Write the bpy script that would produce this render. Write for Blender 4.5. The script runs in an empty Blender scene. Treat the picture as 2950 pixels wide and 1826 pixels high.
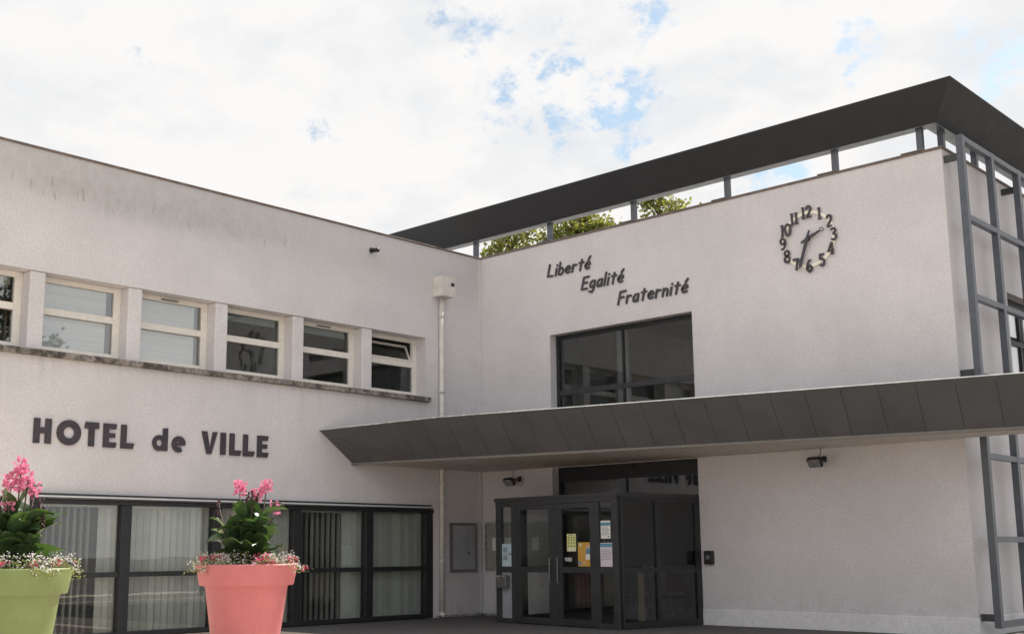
import bpy, math, random
from mathutils import Vector, Matrix
random.seed(7)
S = bpy.context.scene
R = math.radians

# ------------------------------------------------------------------ camera
CAM = Vector((19.451, -20.586, 1.5))
YAW, PITCH, ROLL = .763357, .172142, -.00692982
fw = Vector((-math.sin(YAW)*math.cos(PITCH), math.cos(YAW)*math.cos(PITCH), math.sin(PITCH)))
rt = fw.cross(Vector((0, 0, 1))).normalized()
up = rt.cross(fw)
r2_ = math.cos(ROLL)*rt + math.sin(ROLL)*up
u2_ = -math.sin(ROLL)*rt + math.cos(ROLL)*up
cd = bpy.data.cameras.new('camera')
cam = bpy.data.objects.new('camera', cd)
S.collection.objects.link(cam)
cam.matrix_world = Matrix(((r2_.x, u2_.x, -fw.x, CAM.x), (r2_.y, u2_.y, -fw.y, CAM.y),
                           (r2_.z, u2_.z, -fw.z, CAM.z), (0, 0, 0, 1)))
cd.sensor_width = 36
cd.lens = 3354.1/2950*36
cd.shift_x = (1475-1365)/2950
cd.shift_y = (1002.3-913)/2950
cd.clip_end = 2000
S.camera = cam

# ------------------------------------------------------------------ sun, sky, exposure
SUN_EL = R(47)
SUN_AZ = R(91)                      # angle from +x, counter-clockwise
sund = Vector((math.cos(SUN_AZ)*math.cos(SUN_EL), math.sin(SUN_AZ)*math.cos(SUN_EL), math.sin(SUN_EL)))
sl = bpy.data.lights.new('sun', 'SUN')
sl.energy = 5.0
sl.angle = R(0.53)
sl.color = (1, .95, .87)
so = bpy.data.objects.new('sun', sl)
S.collection.objects.link(so)
so.rotation_euler = (-sund).to_track_quat('-Z', 'Y').to_euler()
so.location = (0, 20, 40)

W = bpy.data.worlds.new('World')
S.world = W
W.use_nodes = True
nt = W.node_tree
for n in list(nt.nodes):
    nt.nodes.remove(n)


class NT:
    """short-hand for wiring nodes"""
    def __init__(s, t):
        s.t = t

    def n(s, typ, **kw):
        nd = s.t.nodes.new(typ)
        ins = kw.pop('ins', {})
        for k, v in kw.items():
            setattr(nd, k, v)
        for k, v in ins.items():
            sk = nd.inputs[k]
            if hasattr(v, 'bl_idname') and v.bl_idname.startswith('NodeSocket'):
                s.t.links.new(v, sk)
            else:
                sk.default_value = v
        return nd

    def math(s, op, a, b=0.0, c=None, clamp=False):
        ins = {0: a, 1: b}
        if c is not None:
            ins[2] = c
        return s.n('ShaderNodeMath', operation=op, use_clamp=clamp, ins=ins).outputs[0]

    def vmath(s, op, a, b=(0, 0, 0)):
        nd = s.n('ShaderNodeVectorMath', operation=op, ins={0: a, 1: b})
        return nd.outputs['Value'] if op in ('DISTANCE', 'LENGTH', 'DOT_PRODUCT') else nd.outputs[0]

    def noise(s, vec, scale, detail=4, rough=.55, dim='3D'):
        return s.n('ShaderNodeTexNoise', noise_dimensions=dim,
                   ins={'Vector': vec, 'Scale': scale, 'Detail': detail, 'Roughness': rough})

    def rng(s, v, a, b, c=0.0, d=1.0, smooth=True):
        return s.n('ShaderNodeMapRange', interpolation_type='SMOOTHSTEP' if smooth else 'LINEAR',
                   ins={'Value': v, 'From Min': a, 'From Max': b, 'To Min': c, 'To Max': d}).outputs[0]

    def mix(s, f, a, b):
        nd = s.n('ShaderNodeMix', data_type='RGBA')
        for k, v in ((0, f), (6, a), (7, b)):
            if hasattr(v, 'bl_idname'):
                s.t.links.new(v, nd.inputs[k])
            else:
                nd.inputs[k].default_value = v if k == 0 or len(v) == 4 else (*v, 1)
        return nd.outputs[2]


w = NT(nt)
tc = w.n('ShaderNodeTexCoord').outputs['Generated']
sky = w.n('ShaderNodeTexSky', sky_type='NISHITA', sun_disc=False, sun_elevation=SUN_EL,
          sun_rotation=math.pi/2-SUN_AZ, air_density=1.0, dust_density=1.2, ozone_density=1.0)
sep = w.n('ShaderNodeSeparateXYZ', ins={0: tc})
zz = w.math('ADD', w.math('MAXIMUM', sep.outputs[2], 0.0), .22)
pv = w.n('ShaderNodeCombineXYZ', ins={0: w.math('DIVIDE', sep.outputs[0], zz), 1: w.math('DIVIDE', sep.outputs[1], zz), 2: 0.0}).outputs[0]
warp = w.noise(tc, 17, 9, .68).outputs['Color']
dv = w.vmath('ADD', tc, w.vmath('MULTIPLY', w.vmath('SUBTRACT', warp, (.5, .5, .5)), (.17, .17, .12)))
# breaks in the cloud sheet: (direction, angular half-width, depth)
gaps = [((-.548, .751, .369), .050, 1.0), ((-.528, .762, .372), .036, .8), ((-.580, .709, .402), .042, .85), ((-.592, .727, .348), .046, .85),
        ((-.511, .745, .429), .034, .7), ((-.456, .837, .302), .046, 1.0), ((-.48, .825, .298), .03, .8), ((-.285, .887, .363), .050, .8),
        ((-.378, .839, .391), .030, .75), ((-.36, .845, .398), .022, .6), ((-.44, .86, .262), .03, .7), ((-.731, .587, .348), .030, .55), ((-.795, .458, .398), .028, .35),
        ((-.629, .684, .369), .046, .8), ((-.636, .647, .419), .045, .6), ((-.26, .905, .33), .035, .7), ((-.555, .765, .333), .03, .6),
        ((-.61, .665, .432), .035, .6), ((-.65, .69, .33), .02, .4)]
gsum = None
for d, rad, dep in gaps:
    d = Vector(d).normalized()
    g = w.rng(w.vmath('DISTANCE', dv, tuple(d)), rad, 0.0, 0.0, dep)
    gsum = g if gsum is None else w.math('MAXIMUM', gsum, g)
n1 = w.noise(pv, 3.2, 7, .60).outputs['Fac']
n2 = w.noise(pv, 17.0, 8, .68).outputs['Fac']
far = w.rng(n1, .35, .22, 0.0, .8)                    # a few breaks all over the sky
breaks = w.math('MAXIMUM', gsum, far)
wisp = w.rng(n2, .34, .64, 0.05, 1.2, smooth=False)
gapf = w.math('MULTIPLY', breaks, wisp, clamp=True)
gapf = w.rng(gapf, .07, .70, 0.0, .88)
shade = w.rng(n1, .36, .60, .88, 1.0)                  # grey bellies of the sheet
n3 = w.noise(pv, 5.5, 5, .5).outputs['Fac']
shade2 = w.math('MULTIPLY', shade, w.rng(n3, .34, .62, .93, 1.0))
ccol = w.mix(w.rng(shade2, .82, .97), (.86, .875, .895), (1.0, .984, .972))
cbr = w.vmath('SCALE', ccol)
cbr_node = cbr.node
cbr_node.inputs['Scale'].default_value = 1.0
skyc = w.vmath('MULTIPLY', sky.outputs[0], (.95, 1.06, 1.0))       # white balance of the photograph: blue leans to cyan
bg_sky = w.n('ShaderNodeBackground', ins={'Color': skyc, 'Strength': .095})
bg_cld = w.n('ShaderNodeBackground', ins={'Color': cbr, 'Strength': .665})
ms = w.n('ShaderNodeMixShader', ins={0: gapf, 1: bg_cld.outputs[0], 2: bg_sky.outputs[0]})
wo = w.n('ShaderNodeOutputWorld')
nt.links.new(ms.outputs[0], wo.inputs[0])

S.view_settings.view_transform = 'Standard'
S.view_settings.look = 'None'
S.view_settings.gamma = 1
S.view_settings.exposure = .55
S.view_settings.use_curve_mapping = False
S.cycles.max_bounces = 8
S.cycles.transparent_max_bounces = 24
S.cycles.caustics_reflective = False
S.cycles.caustics_refractive = False

# ------------------------------------------------------------------ materials
M = {}


def newmat(name):
    m = bpy.data.materials.new(name)
    m.use_nodes = True
    t = m.node_tree
    p = t.nodes['Principled BSDF']
    return m, NT(t), p


def plain(name, col, rough=.5, metal=0.0, var=.10, scale=6.0, bump=0.0, bscale=80.0, spec=.5):
    m, k, p = newmat(name)
    o = k.n('ShaderNodeTexCoord').outputs['Object']
    f = k.noise(o, scale, 5, .6).outputs['Fac']
    c = k.mix(k.rng(f, .3, .7), tuple(x*(1-var) for x in col), tuple(min(1, x*(1+var)) for x in col))
    k.t.links.new(c, p.inputs['Base Color'])
    p.inputs['Metallic'].default_value = metal
    p.inputs['Specular IOR Level'].default_value = spec
    k.t.links.new(k.rng(f, .25, .75, max(0, rough-.08), min(1, rough+.08)), p.inputs['Roughness'])
    if bump:
        b = k.n('ShaderNodeBump', ins={'Height': k.noise(o, bscale, 3).outputs['Fac'], 'Strength': bump, 'Distance': .01})
        k.t.links.new(b.outputs[0], p.inputs['Normal'])
    if name in ('canopy_dark', 'slat', 'blind_white', 'cream'):      # each panel or slat weathers a little differently
        rd = k.n('ShaderNodeObjectInfo').outputs['Random']
        amt = {'canopy_dark': .045, 'slat': .16, 'blind_white': .06, 'cream': .05}[name]
        hs = k.n('ShaderNodeHueSaturation', ins={'Value': k.rng(rd, 0, 1, 1-amt, 1+amt, smooth=False), 'Color': c})
        k.t.links.new(hs.outputs[0], p.inputs['Base Color'])
    M[name] = m
    return m


def stucco(name, col, streaks=False, damp=None):
    m, k, p = newmat(name)
    g = k.n('ShaderNodeNewGeometry').outputs['Position']
    big = k.noise(g, .55, 5, .6).outputs['Fac']
    med = k.noise(g, 4.5, 5, .6).outputs['Fac']
    fine = k.noise(g, 24, 4, .75).outputs['Fac']
    c = k.mix(k.rng(big, .3, .7), tuple(x*.91 for x in col), tuple(x*1.03 for x in col))
    c = k.mix(k.rng(med, .42, .75, 0, .22), c, tuple(x*.80 for x in col))
    c = k.mix(k.rng(fine, .36, .66, 0, .36), c, tuple(x*.60 for x in col))
    sp = k.n('ShaderNodeSeparateXYZ', ins={0: g})
    # rain marks running down from the coping
    sv = k.n('ShaderNodeCombineXYZ', ins={0: k.math('MULTIPLY', sp.outputs[0], 7.0), 1: k.math('MULTIPLY', sp.outputs[1], 7.0),
                                          2: k.math('MULTIPLY', sp.outputs[2], .35)}).outputs[0]
    st = k.noise(sv, 1.0, 5, .65).outputs['Fac']
    topz = k.rng(sp.outputs[2], 7.4, 8.6)
    c = k.mix(k.math('MULTIPLY', k.rng(st, .42, .75, 0, .17), topz), c, tuple(x*.62 for x in col))
    basez = k.rng(sp.outputs[2], .75, 0.1, 0.0, .25 if name == 'plinth' else 1.0)
    c = k.mix(k.math('MULTIPLY', k.rng(med, .42, .74, 0, .20), basez), c, (.16, .14, .12))
    if streaks:
        c = k.mix(k.math('MULTIPLY', k.rng(sp.outputs[2], 7.0, 8.0), k.rng(big, .25, .75, .20, .42)), c, (.44, .44, .45))   # greyer towards the top; next a mossy curtain of drips, deeper towards the wing end
        low = k.math('ADD', 7.72, k.math('MULTIPLY', k.math('ABSOLUTE', k.math('ADD', sp.outputs[1], 9.2)), .055))
        dz = k.math('SUBTRACT', sp.outputs[2], k.math('ADD', low, k.math('MULTIPLY', k.math('SUBTRACT', big, .5), .5)))
        jag = k.noise(sv, 1.7, 6, .7).outputs['Fac']
        dz2 = k.math('ADD', dz, k.math('MULTIPLY', k.math('SUBTRACT', jag, .5), .30))
        band = k.math('MULTIPLY', k.rng(dz2, -.18, .22), k.rng(dz2, 1.5, .25))
        side = k.math('MULTIPLY', k.rng(sp.outputs[1], -4.2, -8.2), k.rng(sp.outputs[1], -13.4, -10.9))
        wash = k.math('MULTIPLY', k.math('MULTIPLY', band, side), k.rng(med, .25, .7, .22, .48))
        c = k.mix(wash, c, (.36, .345, .335))
        thin = k.n('ShaderNodeCombineXYZ', ins={0: 0.0, 1: k.math('MULTIPLY', sp.outputs[1], 15.0), 2: k.math('MULTIPLY', sp.outputs[2], 2.2)}).outputs[0]
        drip = k.rng(k.noise(thin, 1.0, 4, .6).outputs['Fac'], .58, .72)
        b2 = k.math('MULTIPLY', k.rng(dz, -.16, .04), k.rng(dz, .62, .16))
        c = k.mix(k.math('MULTIPLY', k.math('MULTIPLY', drip, b2), k.math('MULTIPLY', side, .62)), c, (.12, .115, .10))
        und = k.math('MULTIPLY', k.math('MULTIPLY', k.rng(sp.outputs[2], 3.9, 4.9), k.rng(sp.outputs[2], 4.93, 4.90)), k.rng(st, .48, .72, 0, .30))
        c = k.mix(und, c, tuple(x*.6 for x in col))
    k.t.links.new(c, p.inputs['Base Color'])
    p.inputs['Roughness'].default_value = .93
    p.inputs['Specular IOR Level'].default_value = .2
    h = k.math('ADD', k.math('MULTIPLY', k.noise(g, 60, 3, .7).outputs['Fac'], .7), k.math('MULTIPLY', k.noise(g, 130, 2).outputs['Fac'], .4))
    b = k.n('ShaderNodeBump', ins={'Height': h, 'Strength': .55, 'Distance': .012})
    k.t.links.new(b.outputs[0], p.inputs['Normal'])
    M[name] = m


STC = (.758, .742, .768)
stucco('stucco', STC)
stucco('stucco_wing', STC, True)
stucco('plinth', (.88, .88, .90))
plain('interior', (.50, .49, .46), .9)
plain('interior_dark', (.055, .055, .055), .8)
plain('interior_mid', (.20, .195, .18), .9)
plain('panel_dark', (.034, .036, .041), .55, var=.07, scale=3.0, bump=.08, bscale=160, spec=.35)
plain('canopy_dark', (.104, .108, .114), .55, var=.07, scale=2.0, bump=.08, bscale=160, spec=.35)
plain('soffit', (.62, .57, .53), .7, var=.08)
plain('lip', (.16, .15, .14), .4, var=.1, scale=4)
plain('flashing', (.72, .72, .70), .25, .7, var=.12, scale=5)
plain('coping', (.17, .135, .12), .6, var=.25, scale=5)
plain('steel_blue', (.095, .108, .130), .4, .1, var=.12)
plain('anthracite', (.022, .024, .028), .35, var=.2)
plain('anthracite_soft', (.040, .042, .047), .4, var=.15)
plain('cream', (.76, .735, .69), .35, var=.05, scale=9)
plain('pipe', (.68, .655, .62), .75, var=.09, scale=5)
plain('letter', (.050, .043, .056), .55, var=.2)
plain('letter_blue', (.050, .050, .062), .55, var=.2)
plain('clock_ring', (.88, .85, .74), .5, var=.08)
plain('slat', (.39, .405, .37), .7, var=.06)
plain('blind_white', (.88, .88, .87), .6, var=.03)
plain('soil', (.035, .025, .018), .95, var=.3, scale=30, bump=.6, bscale=40)
plain('metal_grey', (.20, .205, .21), .35, .5, var=.12)
plain('alu', (.55, .55, .54), .3, .7, var=.1)
plain('trim_pale', (.62, .64, .66), .4, var=.05)
plain('black', (.012, .012, .013), .45)
plain('board_back', (.36, .35, .31), .6, var=.08)
plain('blue_grey', (.38, .39, .43), .35, var=.08, scale=2)
plain('stem', (.09, .06, .045), .6)
plain('seedpod', (.055, .018, .025), .6, var=.3)
plain('bark', (.11, .085, .06), .9, var=.3, scale=9, bump=.6, bscale=20)
plain('debris', (.06, .042, .03), .95, var=.5, scale=40)
for nm, c in (('paper_white', (.80, .80, .78)), ('paper_pink', (.74, .66, .74)), ('paper_blue', (.50, .66, .76)), ('paper_yellow', (.78, .76, .34)),
              ('paper_orange', (.62, .36, .07)), ('ink_blue', (.12, .30, .45)), ('ink_grey', (.30, .33, .36)), ('ink_green', (.22, .34, .12)), ('ink_red', (.50, .03, .04)),
              ('skin_print', (.62, .40, .30)), ('wood_tan', (.52, .38, .20)), ('fabric_green', (.03, .09, .04)), ('fabric_red', (.13, .025, .02))):
    plain(nm, c, .5, var=.05)


def stained_sill():
    m, k, p = newmat('sill')
    g = k.n('ShaderNodeNewGeometry').outputs['Position']
    f = k.noise(g, 5, 6, .7).outputs['Fac']
    f2 = k.noise(g, 22, 4, .7).outputs['Fac']
    c = k.mix(k.rng(f, .36, .60), (.075, .068, .060), (.34, .31, .29))
    c = k.mix(k.rng(f2, .45, .7, 0, .7), c, (.05, .045, .04))
    k.t.links.new(c, p.inputs['Base Color'])
    p.inputs['Roughness'].default_value = .95
    b = k.n('ShaderNodeBump', ins={'Height': f2, 'Strength': .8, 'Distance': .02})
    k.t.links.new(b.outputs[0], p.inputs['Normal'])
    M['sill'] = m


stained_sill()


def glass(name, tint=(.80, .84, .84), boost=1.25, base=.03):
    m, k, p = newmat(name)
    k.t.nodes.remove(p)
    out = k.t.nodes['Material Output']
    ge = k.n('ShaderNodeNewGeometry')
    cs = k.math('ABSOLUTE', k.vmath('DOT_PRODUCT', ge.outputs['Incoming'], ge.outputs['Normal']))
    fr = k.math('ADD', .04, k.math('MULTIPLY', .96, k.math('POWER', k.math('SUBTRACT', 1.0, cs, clamp=True), 5.0)))
    f = k.math('ADD', k.math('MULTIPLY', fr, boost), base, clamp=True)
    g = k.n('ShaderNodeNewGeometry').outputs['Position']
    bmp = k.n('ShaderNodeBump', ins={'Height': k.noise(g, .9, 2).outputs['Fac'], 'Strength': .025, 'Distance': .05})
    a = k.n('ShaderNodeBsdfTransparent', ins={'Color': (*tint, 1)})
    b = k.n('ShaderNodeBsdfGlossy', ins={'Color': (1, 1, 1, 1), 'Roughness': .012, 'Normal': bmp.outputs[0]})
    mx = k.n('ShaderNodeMixShader', ins={0: f, 1: a.outputs[0], 2: b.outputs[0]})
    k.t.links.new(mx.outputs[0], out.inputs[0])
    M[name] = m


glass('glass', (.95, .965, .965), 1.5, .01)
glass('glass_grey', (.90, .92, .925), 1.15, .006)
glass('glass_dark', (.66, .69, .71), 1.1, .006)
glass('glass_sky', (.93, .95, .955), 2.4, .05)
glass('glass_big', (.80, .84, .855), 1.25, .008)


def pot_mat(name, col):
    m, k, p = newmat(name)
    o = k.n('ShaderNodeTexCoord').outputs['Object']
    f = k.noise(o, 3, 5, .6).outputs['Fac']
    c = k.mix(k.rng(f, .3, .7), tuple(x*.93 for x in col), tuple(min(1, x*1.05) for x in col))
    sp = k.n('ShaderNodeSeparateXYZ', ins={0: o})
    sv = k.n('ShaderNodeCombineXYZ', ins={0: k.math('MULTIPLY', sp.outputs[0], 14.0), 1: k.math('MULTIPLY', sp.outputs[1], 14.0), 2: k.math('MULTIPLY', sp.outputs[2], 1.6)}).outputs[0]
    d = k.rng(k.noise(sv, 1, 4, .6).outputs['Fac'], .58, .78, 0, .32)
    c = k.mix(d, c, tuple(x*.45 for x in col))
    k.t.links.new(c, p.inputs['Base Color'])
    p.inputs['Roughness'].default_value = .55
    p.inputs['Specular IOR Level'].default_value = .35
    b = k.n('ShaderNodeBump', ins={'Height': k.noise(o, 120, 3).outputs['Fac'], 'Strength': .12, 'Distance': .01})
    k.t.links.new(b.outputs[0], p.inputs['Normal'])
    M[name] = m


pot_mat('pot_coral', (.55, .176, .19))
pot_mat('pot_green', (.20, .258, .10))


def leafmat(name, col, trans, rough=.4, tcol=None):
    m, k, p = newmat(name)
    out = k.t.nodes['Material Output']
    g = k.n('ShaderNodeNewGeometry')
    r = g.outputs['Random Per Island']
    o = k.n('ShaderNodeTexCoord').outputs['Object']
    f = k.noise(o, 9, 4).outputs['Fac']
    v = k.math('ADD', k.math('MULTIPLY', r, .6), k.math('MULTIPLY', f, .5))
    c = k.mix(v, tuple(x*.62 for x in col), tuple(x*1.35 for x in col))
    k.t.links.new(c, p.inputs['Base Color'])
    p.inputs['Roughness'].default_value = rough
    tr = k.n('ShaderNodeBsdfTranslucent', ins={'Color': (*(tcol or tuple(min(1, x*2.2) for x in col)), 1)})
    mx = k.n('ShaderNodeMixShader', ins={0: trans, 1: p.outputs[0], 2: tr.outputs[0]})
    k.t.links.new(mx.outputs[0], out.inputs[0])
    M[name] = m


leafmat('canna_leaf', (.042, .078, .036), .16, .24, (.15, .28, .04))
leafmat('petal', (.72, .25, .40), .35, .6, (.80, .30, .46))
leafmat('blossom_white', (.74, .70, .72), .25, .7, (.7, .7, .66))
leafmat('blossom_pink', (.60, .07, .16), .25, .6, (.6, .08, .16))
leafmat('bedding_leaf', (.17, .19, .07), .35, .6, (.32, .38, .10))
leafmat('tree_leaf', (.11, .125, .035), .40, .5, (.36, .37, .07))
leafmat('conifer_leaf', (.035, .055, .03), .1, .6)
leafmat('hedge_leaf', (.05, .09, .03), .25, .5)


def ground_mat(name, c1, c2, grit, sc, wear=None):
    m, k, p = newmat(name)
    g = k.n('ShaderNodeNewGeometry').outputs['Position']
    big = k.noise(g, .35, 6, .65).outputs['Fac']
    med = k.noise(g, 3.0, 6, .65).outputs['Fac']
    fine = k.noise(g, sc, 3, .7).outputs['Fac']
    c = k.mix(k.rng(big, .3, .7), c1, c2)
    c = k.mix(k.rng(med, .45, .75, 0, .45), c, tuple(x*.6 for x in c1))
    c = k.mix(k.rng(fine, .3, .75, 0, .5), c, grit)
    k.t.links.new(c, p.inputs['Base Color'])
    p.inputs['Roughness'].default_value = .9
    b = k.n('ShaderNodeBump', ins={'Height': fine, 'Strength': .5, 'Distance': .01})
    k.t.links.new(b.outputs[0], p.inputs['Normal'])
    M[name] = m


ground_mat('asphalt', (.075, .073, .073), (.105, .101, .100), (.14, .135, .13), 60)
ground_mat('forecourt', (.60, .51, .42), (.67, .58, .48), (.48, .41, .33), 45)  # colour lightened and warmed to bounce more sun onto the walls
ground_mat('meadow', (.09, .11, .04), (.14, .15, .06), (.05, .07, .02), 20)


# ------------------------------------------------------------------ geometry helpers
class MB:
    def __init__(s):
        s.v = []
        s.f = []

    def add(s, vs, fs):
        b = len(s.v)
        s.v += [tuple(x) for x in vs]
        s.f += [tuple(b+i for i in q) for q in fs]
        return s

    def box(s, x0, x1, y0, y1, z0, z1):
        return s.add([(x, y, z) for x in (x0, x1) for y in (y0, y1) for z in (z0, z1)],
                     [(0, 1, 3, 2), (4, 6, 7, 5), (0, 4, 5, 1), (2, 3, 7, 6), (0, 2, 6, 4), (1, 5, 7, 3)])

    def obox(s, o, u, n, u0, u1, n0, n1, z0, z1):
        """box in a turned frame: o origin, u along, n across (2-D unit vectors)"""
        vs = [(o[0]+u[0]*a+n[0]*b, o[1]+u[1]*a+n[1]*b, z) for a in (u0, u1) for b in (n0, n1) for z in (z0, z1)]
        return s.add(vs, [(0, 1, 3, 2), (4, 6, 7, 5), (0, 4, 5, 1), (2, 3, 7, 6), (0, 2, 6, 4), (1, 5, 7, 3)])

    def extrude(s, poly, f0, f1):
        """poly: 2-D points; f0, f1 map them to the two caps"""
        n = len(poly)
        vs = [f0(*p) for p in poly]+[f1(*p) for p in poly]
        return s.add(vs, [tuple(range(n)), tuple(range(2*n-1, n-1, -1))]+[(i, (i+1) % n, n+(i+1) % n, n+i) for i in range(n)])

    def loft(s, rings, closed=True, cap=True):
        n = len(rings[0])
        vs = [p for r in rings for p in r]
        fs = []
        for i in range(len(rings)-1):
            for j in range(n if closed else n-1):
                fs.append((i*n+j, i*n+(j+1) % n, (i+1)*n+(j+1) % n, (i+1)*n+j))
        if cap:
            fs += [tuple(range(n))[::-1], tuple((len(rings)-1)*n+i for i in range(n))]
        return s.add(vs, fs)

    def tube(s, pts, r, n=8, r1=None):
        pts = [Vector(p) for p in pts]
        rings = []
        for i, p in enumerate(pts):
            d = (pts[min(i+1, len(pts)-1)]-pts[max(i-1, 0)]).normalized()
            a = d.cross(Vector((0, 0, 1) if abs(d.z) < .9 else (1, 0, 0))).normalized()
            b = d.cross(a)
            rr = r if r1 is None else r+(r1-r)*i/(len(pts)-1)
            rings.append([p+a*rr*math.cos(2*math.pi*k/n)+b*rr*math.sin(2*math.pi*k/n) for k in range(n)])
        return s.loft(rings)

    def lathe(s, prof, c, n=48, cap=False):
        return s.loft([[(c[0]+r*math.cos(2*math.pi*k/n), c[1]+r*math.sin(2*math.pi*k/n), c[2]+z) for k in range(n)] for r, z in prof], cap=cap)

    def build(s, name, mat, parent=None, smooth=False, bevel=0.0, fix=True):
        off = Vector((0, 0, 0))
        p = parent
        while p is not None:
            off += p.location
            p = p.parent
        me = bpy.data.meshes.new(name)
        me.from_pydata([tuple(Vector(v)-off) for v in s.v], [], s.f)
        if fix:
            import bmesh
            bm = bmesh.new()
            bm.from_mesh(me)
            bmesh.ops.recalc_face_normals(bm, faces=bm.faces)
            bm.to_mesh(me)
            bm.free()
        me.materials.append(M[mat])
        if smooth:
            for q in me.polygons:
                q.use_smooth = True
        o = bpy.data.objects.new(name, me)
        S.collection.objects.link(o)
        o.parent = parent
        if bevel:
            b = o.modifiers.new('bevel', 'BEVEL')
            b.width = bevel
            b.segments = 2
            b.limit_method = 'ANGLE'
        return o


def tag(o, label=None, cat=None, group=None, kind=None):
    if label:
        o['label'] = label
    if cat:
        o['category'] = cat
    if group:
        o['group'] = group
    if kind:
        o['kind'] = kind
    return o


def thing(name, loc, label, cat, group=None):
    o = bpy.data.objects.new(name, None)
    o.empty_display_size = .2
    o.location = loc
    S.collection.objects.link(o)
    return tag(o, label, cat, group)


def wall_sheet(mb, mapf, u0, u1, v0, v1, th, holes):
    """a wall with rectangular openings; mapf(u, v, depth) -> point"""
    us = sorted({u0, u1, *[h[0] for h in holes], *[h[1] for h in holes]})
    vs = sorted({v0, v1, *[h[2] for h in holes], *[h[3] for h in holes]})
    us = [a for a in us if u0 <= a <= u1]
    vs = [a for a in vs if v0 <= a <= v1]

    def solid(i, j):
        if not (0 <= i < len(us)-1 and 0 <= j < len(vs)-1):
            return False
        a, b = (us[i]+us[i+1])/2, (vs[j]+vs[j+1])/2
        return not any(h[0] < a < h[1] and h[2] < b < h[3] for h in holes)
    for i in range(len(us)-1):
        for j in range(len(vs)-1):
            if not solid(i, j):
                continue
            a, b, c, d = us[i], us[i+1], vs[j], vs[j+1]
            for dp in (0, th):
                mb.add([mapf(a, c, dp), mapf(b, c, dp), mapf(b, d, dp), mapf(a, d, dp)], [(0, 1, 2, 3)])
            for (di, dj, p, q) in ((-1, 0, (a, c), (a, d)), (1, 0, (b, c), (b, d)), (0, -1, (a, c), (b, c)), (0, 1, (a, d), (b, d))):
                if not solid(i+di, j+dj):
                    mb.add([mapf(*p, 0), mapf(*q, 0), mapf(*q, th), mapf(*p, th)], [(0, 1, 2, 3)])
    return mb


WX = 11.59           # right corner of the entrance block
HT = 8.66            # wall top

# ------------------------------------------------------------------ ground
g = MB().add([(-300, -300, 0), (300, -300, 0), (300, 300, 0), (-300, 300, 0)], [(0, 1, 2, 3)]).build('ground', 'asphalt')
tag(g, kind='structure')
g = MB().add([(-40, -60, .004), (70, -60, .004), (70, -6.6, .004), (-40, -6.6, .004)], [(0, 1, 2, 3)]).build('forecourt_paving', 'forecourt')
tag(g, kind='structure')

for i, (xa, xb) in enumerate(((14.6, 15.0), (19.0, 20.6))):  # unseen pale ground strips, added to streak the window reflections
    g = MB().add([(xa, -6.5, .004), (xb, -6.5, .004), (xb, 60, .004), (xa, 60, .004)], [(0, 1, 2, 3)]).build('reflection_strip', 'forecourt')
    tag(g, kind='structure')

# ------------------------------------------------------------------ office wing (left, facing +x)
wing = thing('office_wing', (-4, -9, 0), 'long two-storey pale rendered wing with a row of cream windows above dark shopfront glazing', 'building')
BAND = (-17.4, -1.89, 5.03, 6.435)
GW = (-11.32, -1.66, .0, 2.50)
mb = MB()
wall_sheet(mb, lambda u, v, d: (-d, u, v), -18, 0, 0, 8.66, .36, [BAND, GW])
mb.build('wall', 'stucco_wing', wing)
MB().box(-9, -8.7, -18, .35, 0, 8.6).build('rear_wall', 'interior', wing)
MB().box(-8.7, -.36, -18, -17.7, 0, 8.6).build('end_wall', 'stucco', wing)
MB().box(-8.7, -.002, .002, .34, 0, 8.6).build('end_wall', 'interior', wing)
MB().box(-8.7, -.36, -17.7, .002, 3.25, 3.75).build('floor_slab', 'interior', wing)
MB().box(-8.7, -.36, -17.7, .002, 7.4, 7.9).build('roof_slab', 'interior', wing)
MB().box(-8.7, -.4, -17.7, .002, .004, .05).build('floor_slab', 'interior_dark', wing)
for yy in (-13.2, -5.6):
    MB().box(-8.7, -.7, yy-.08, yy+.08, 3.75, 7.4).build('partition', 'interior', wing)
MB().box(-3.2, -3.05, -17.7, 0, .05, 3.25).build('partition', 'interior_mid', wing)
# coping
MB().box(-.40, .035, -18.03, -.06, 8.662, 8.70).build('coping', 'coping', wing, bevel=.006)
# sill ledge
MB().box(-.30, .10, -17.5, -1.80, 4.915, 5.026).build('sill_ledge', 'sill', wing, bevel=.012)
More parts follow.
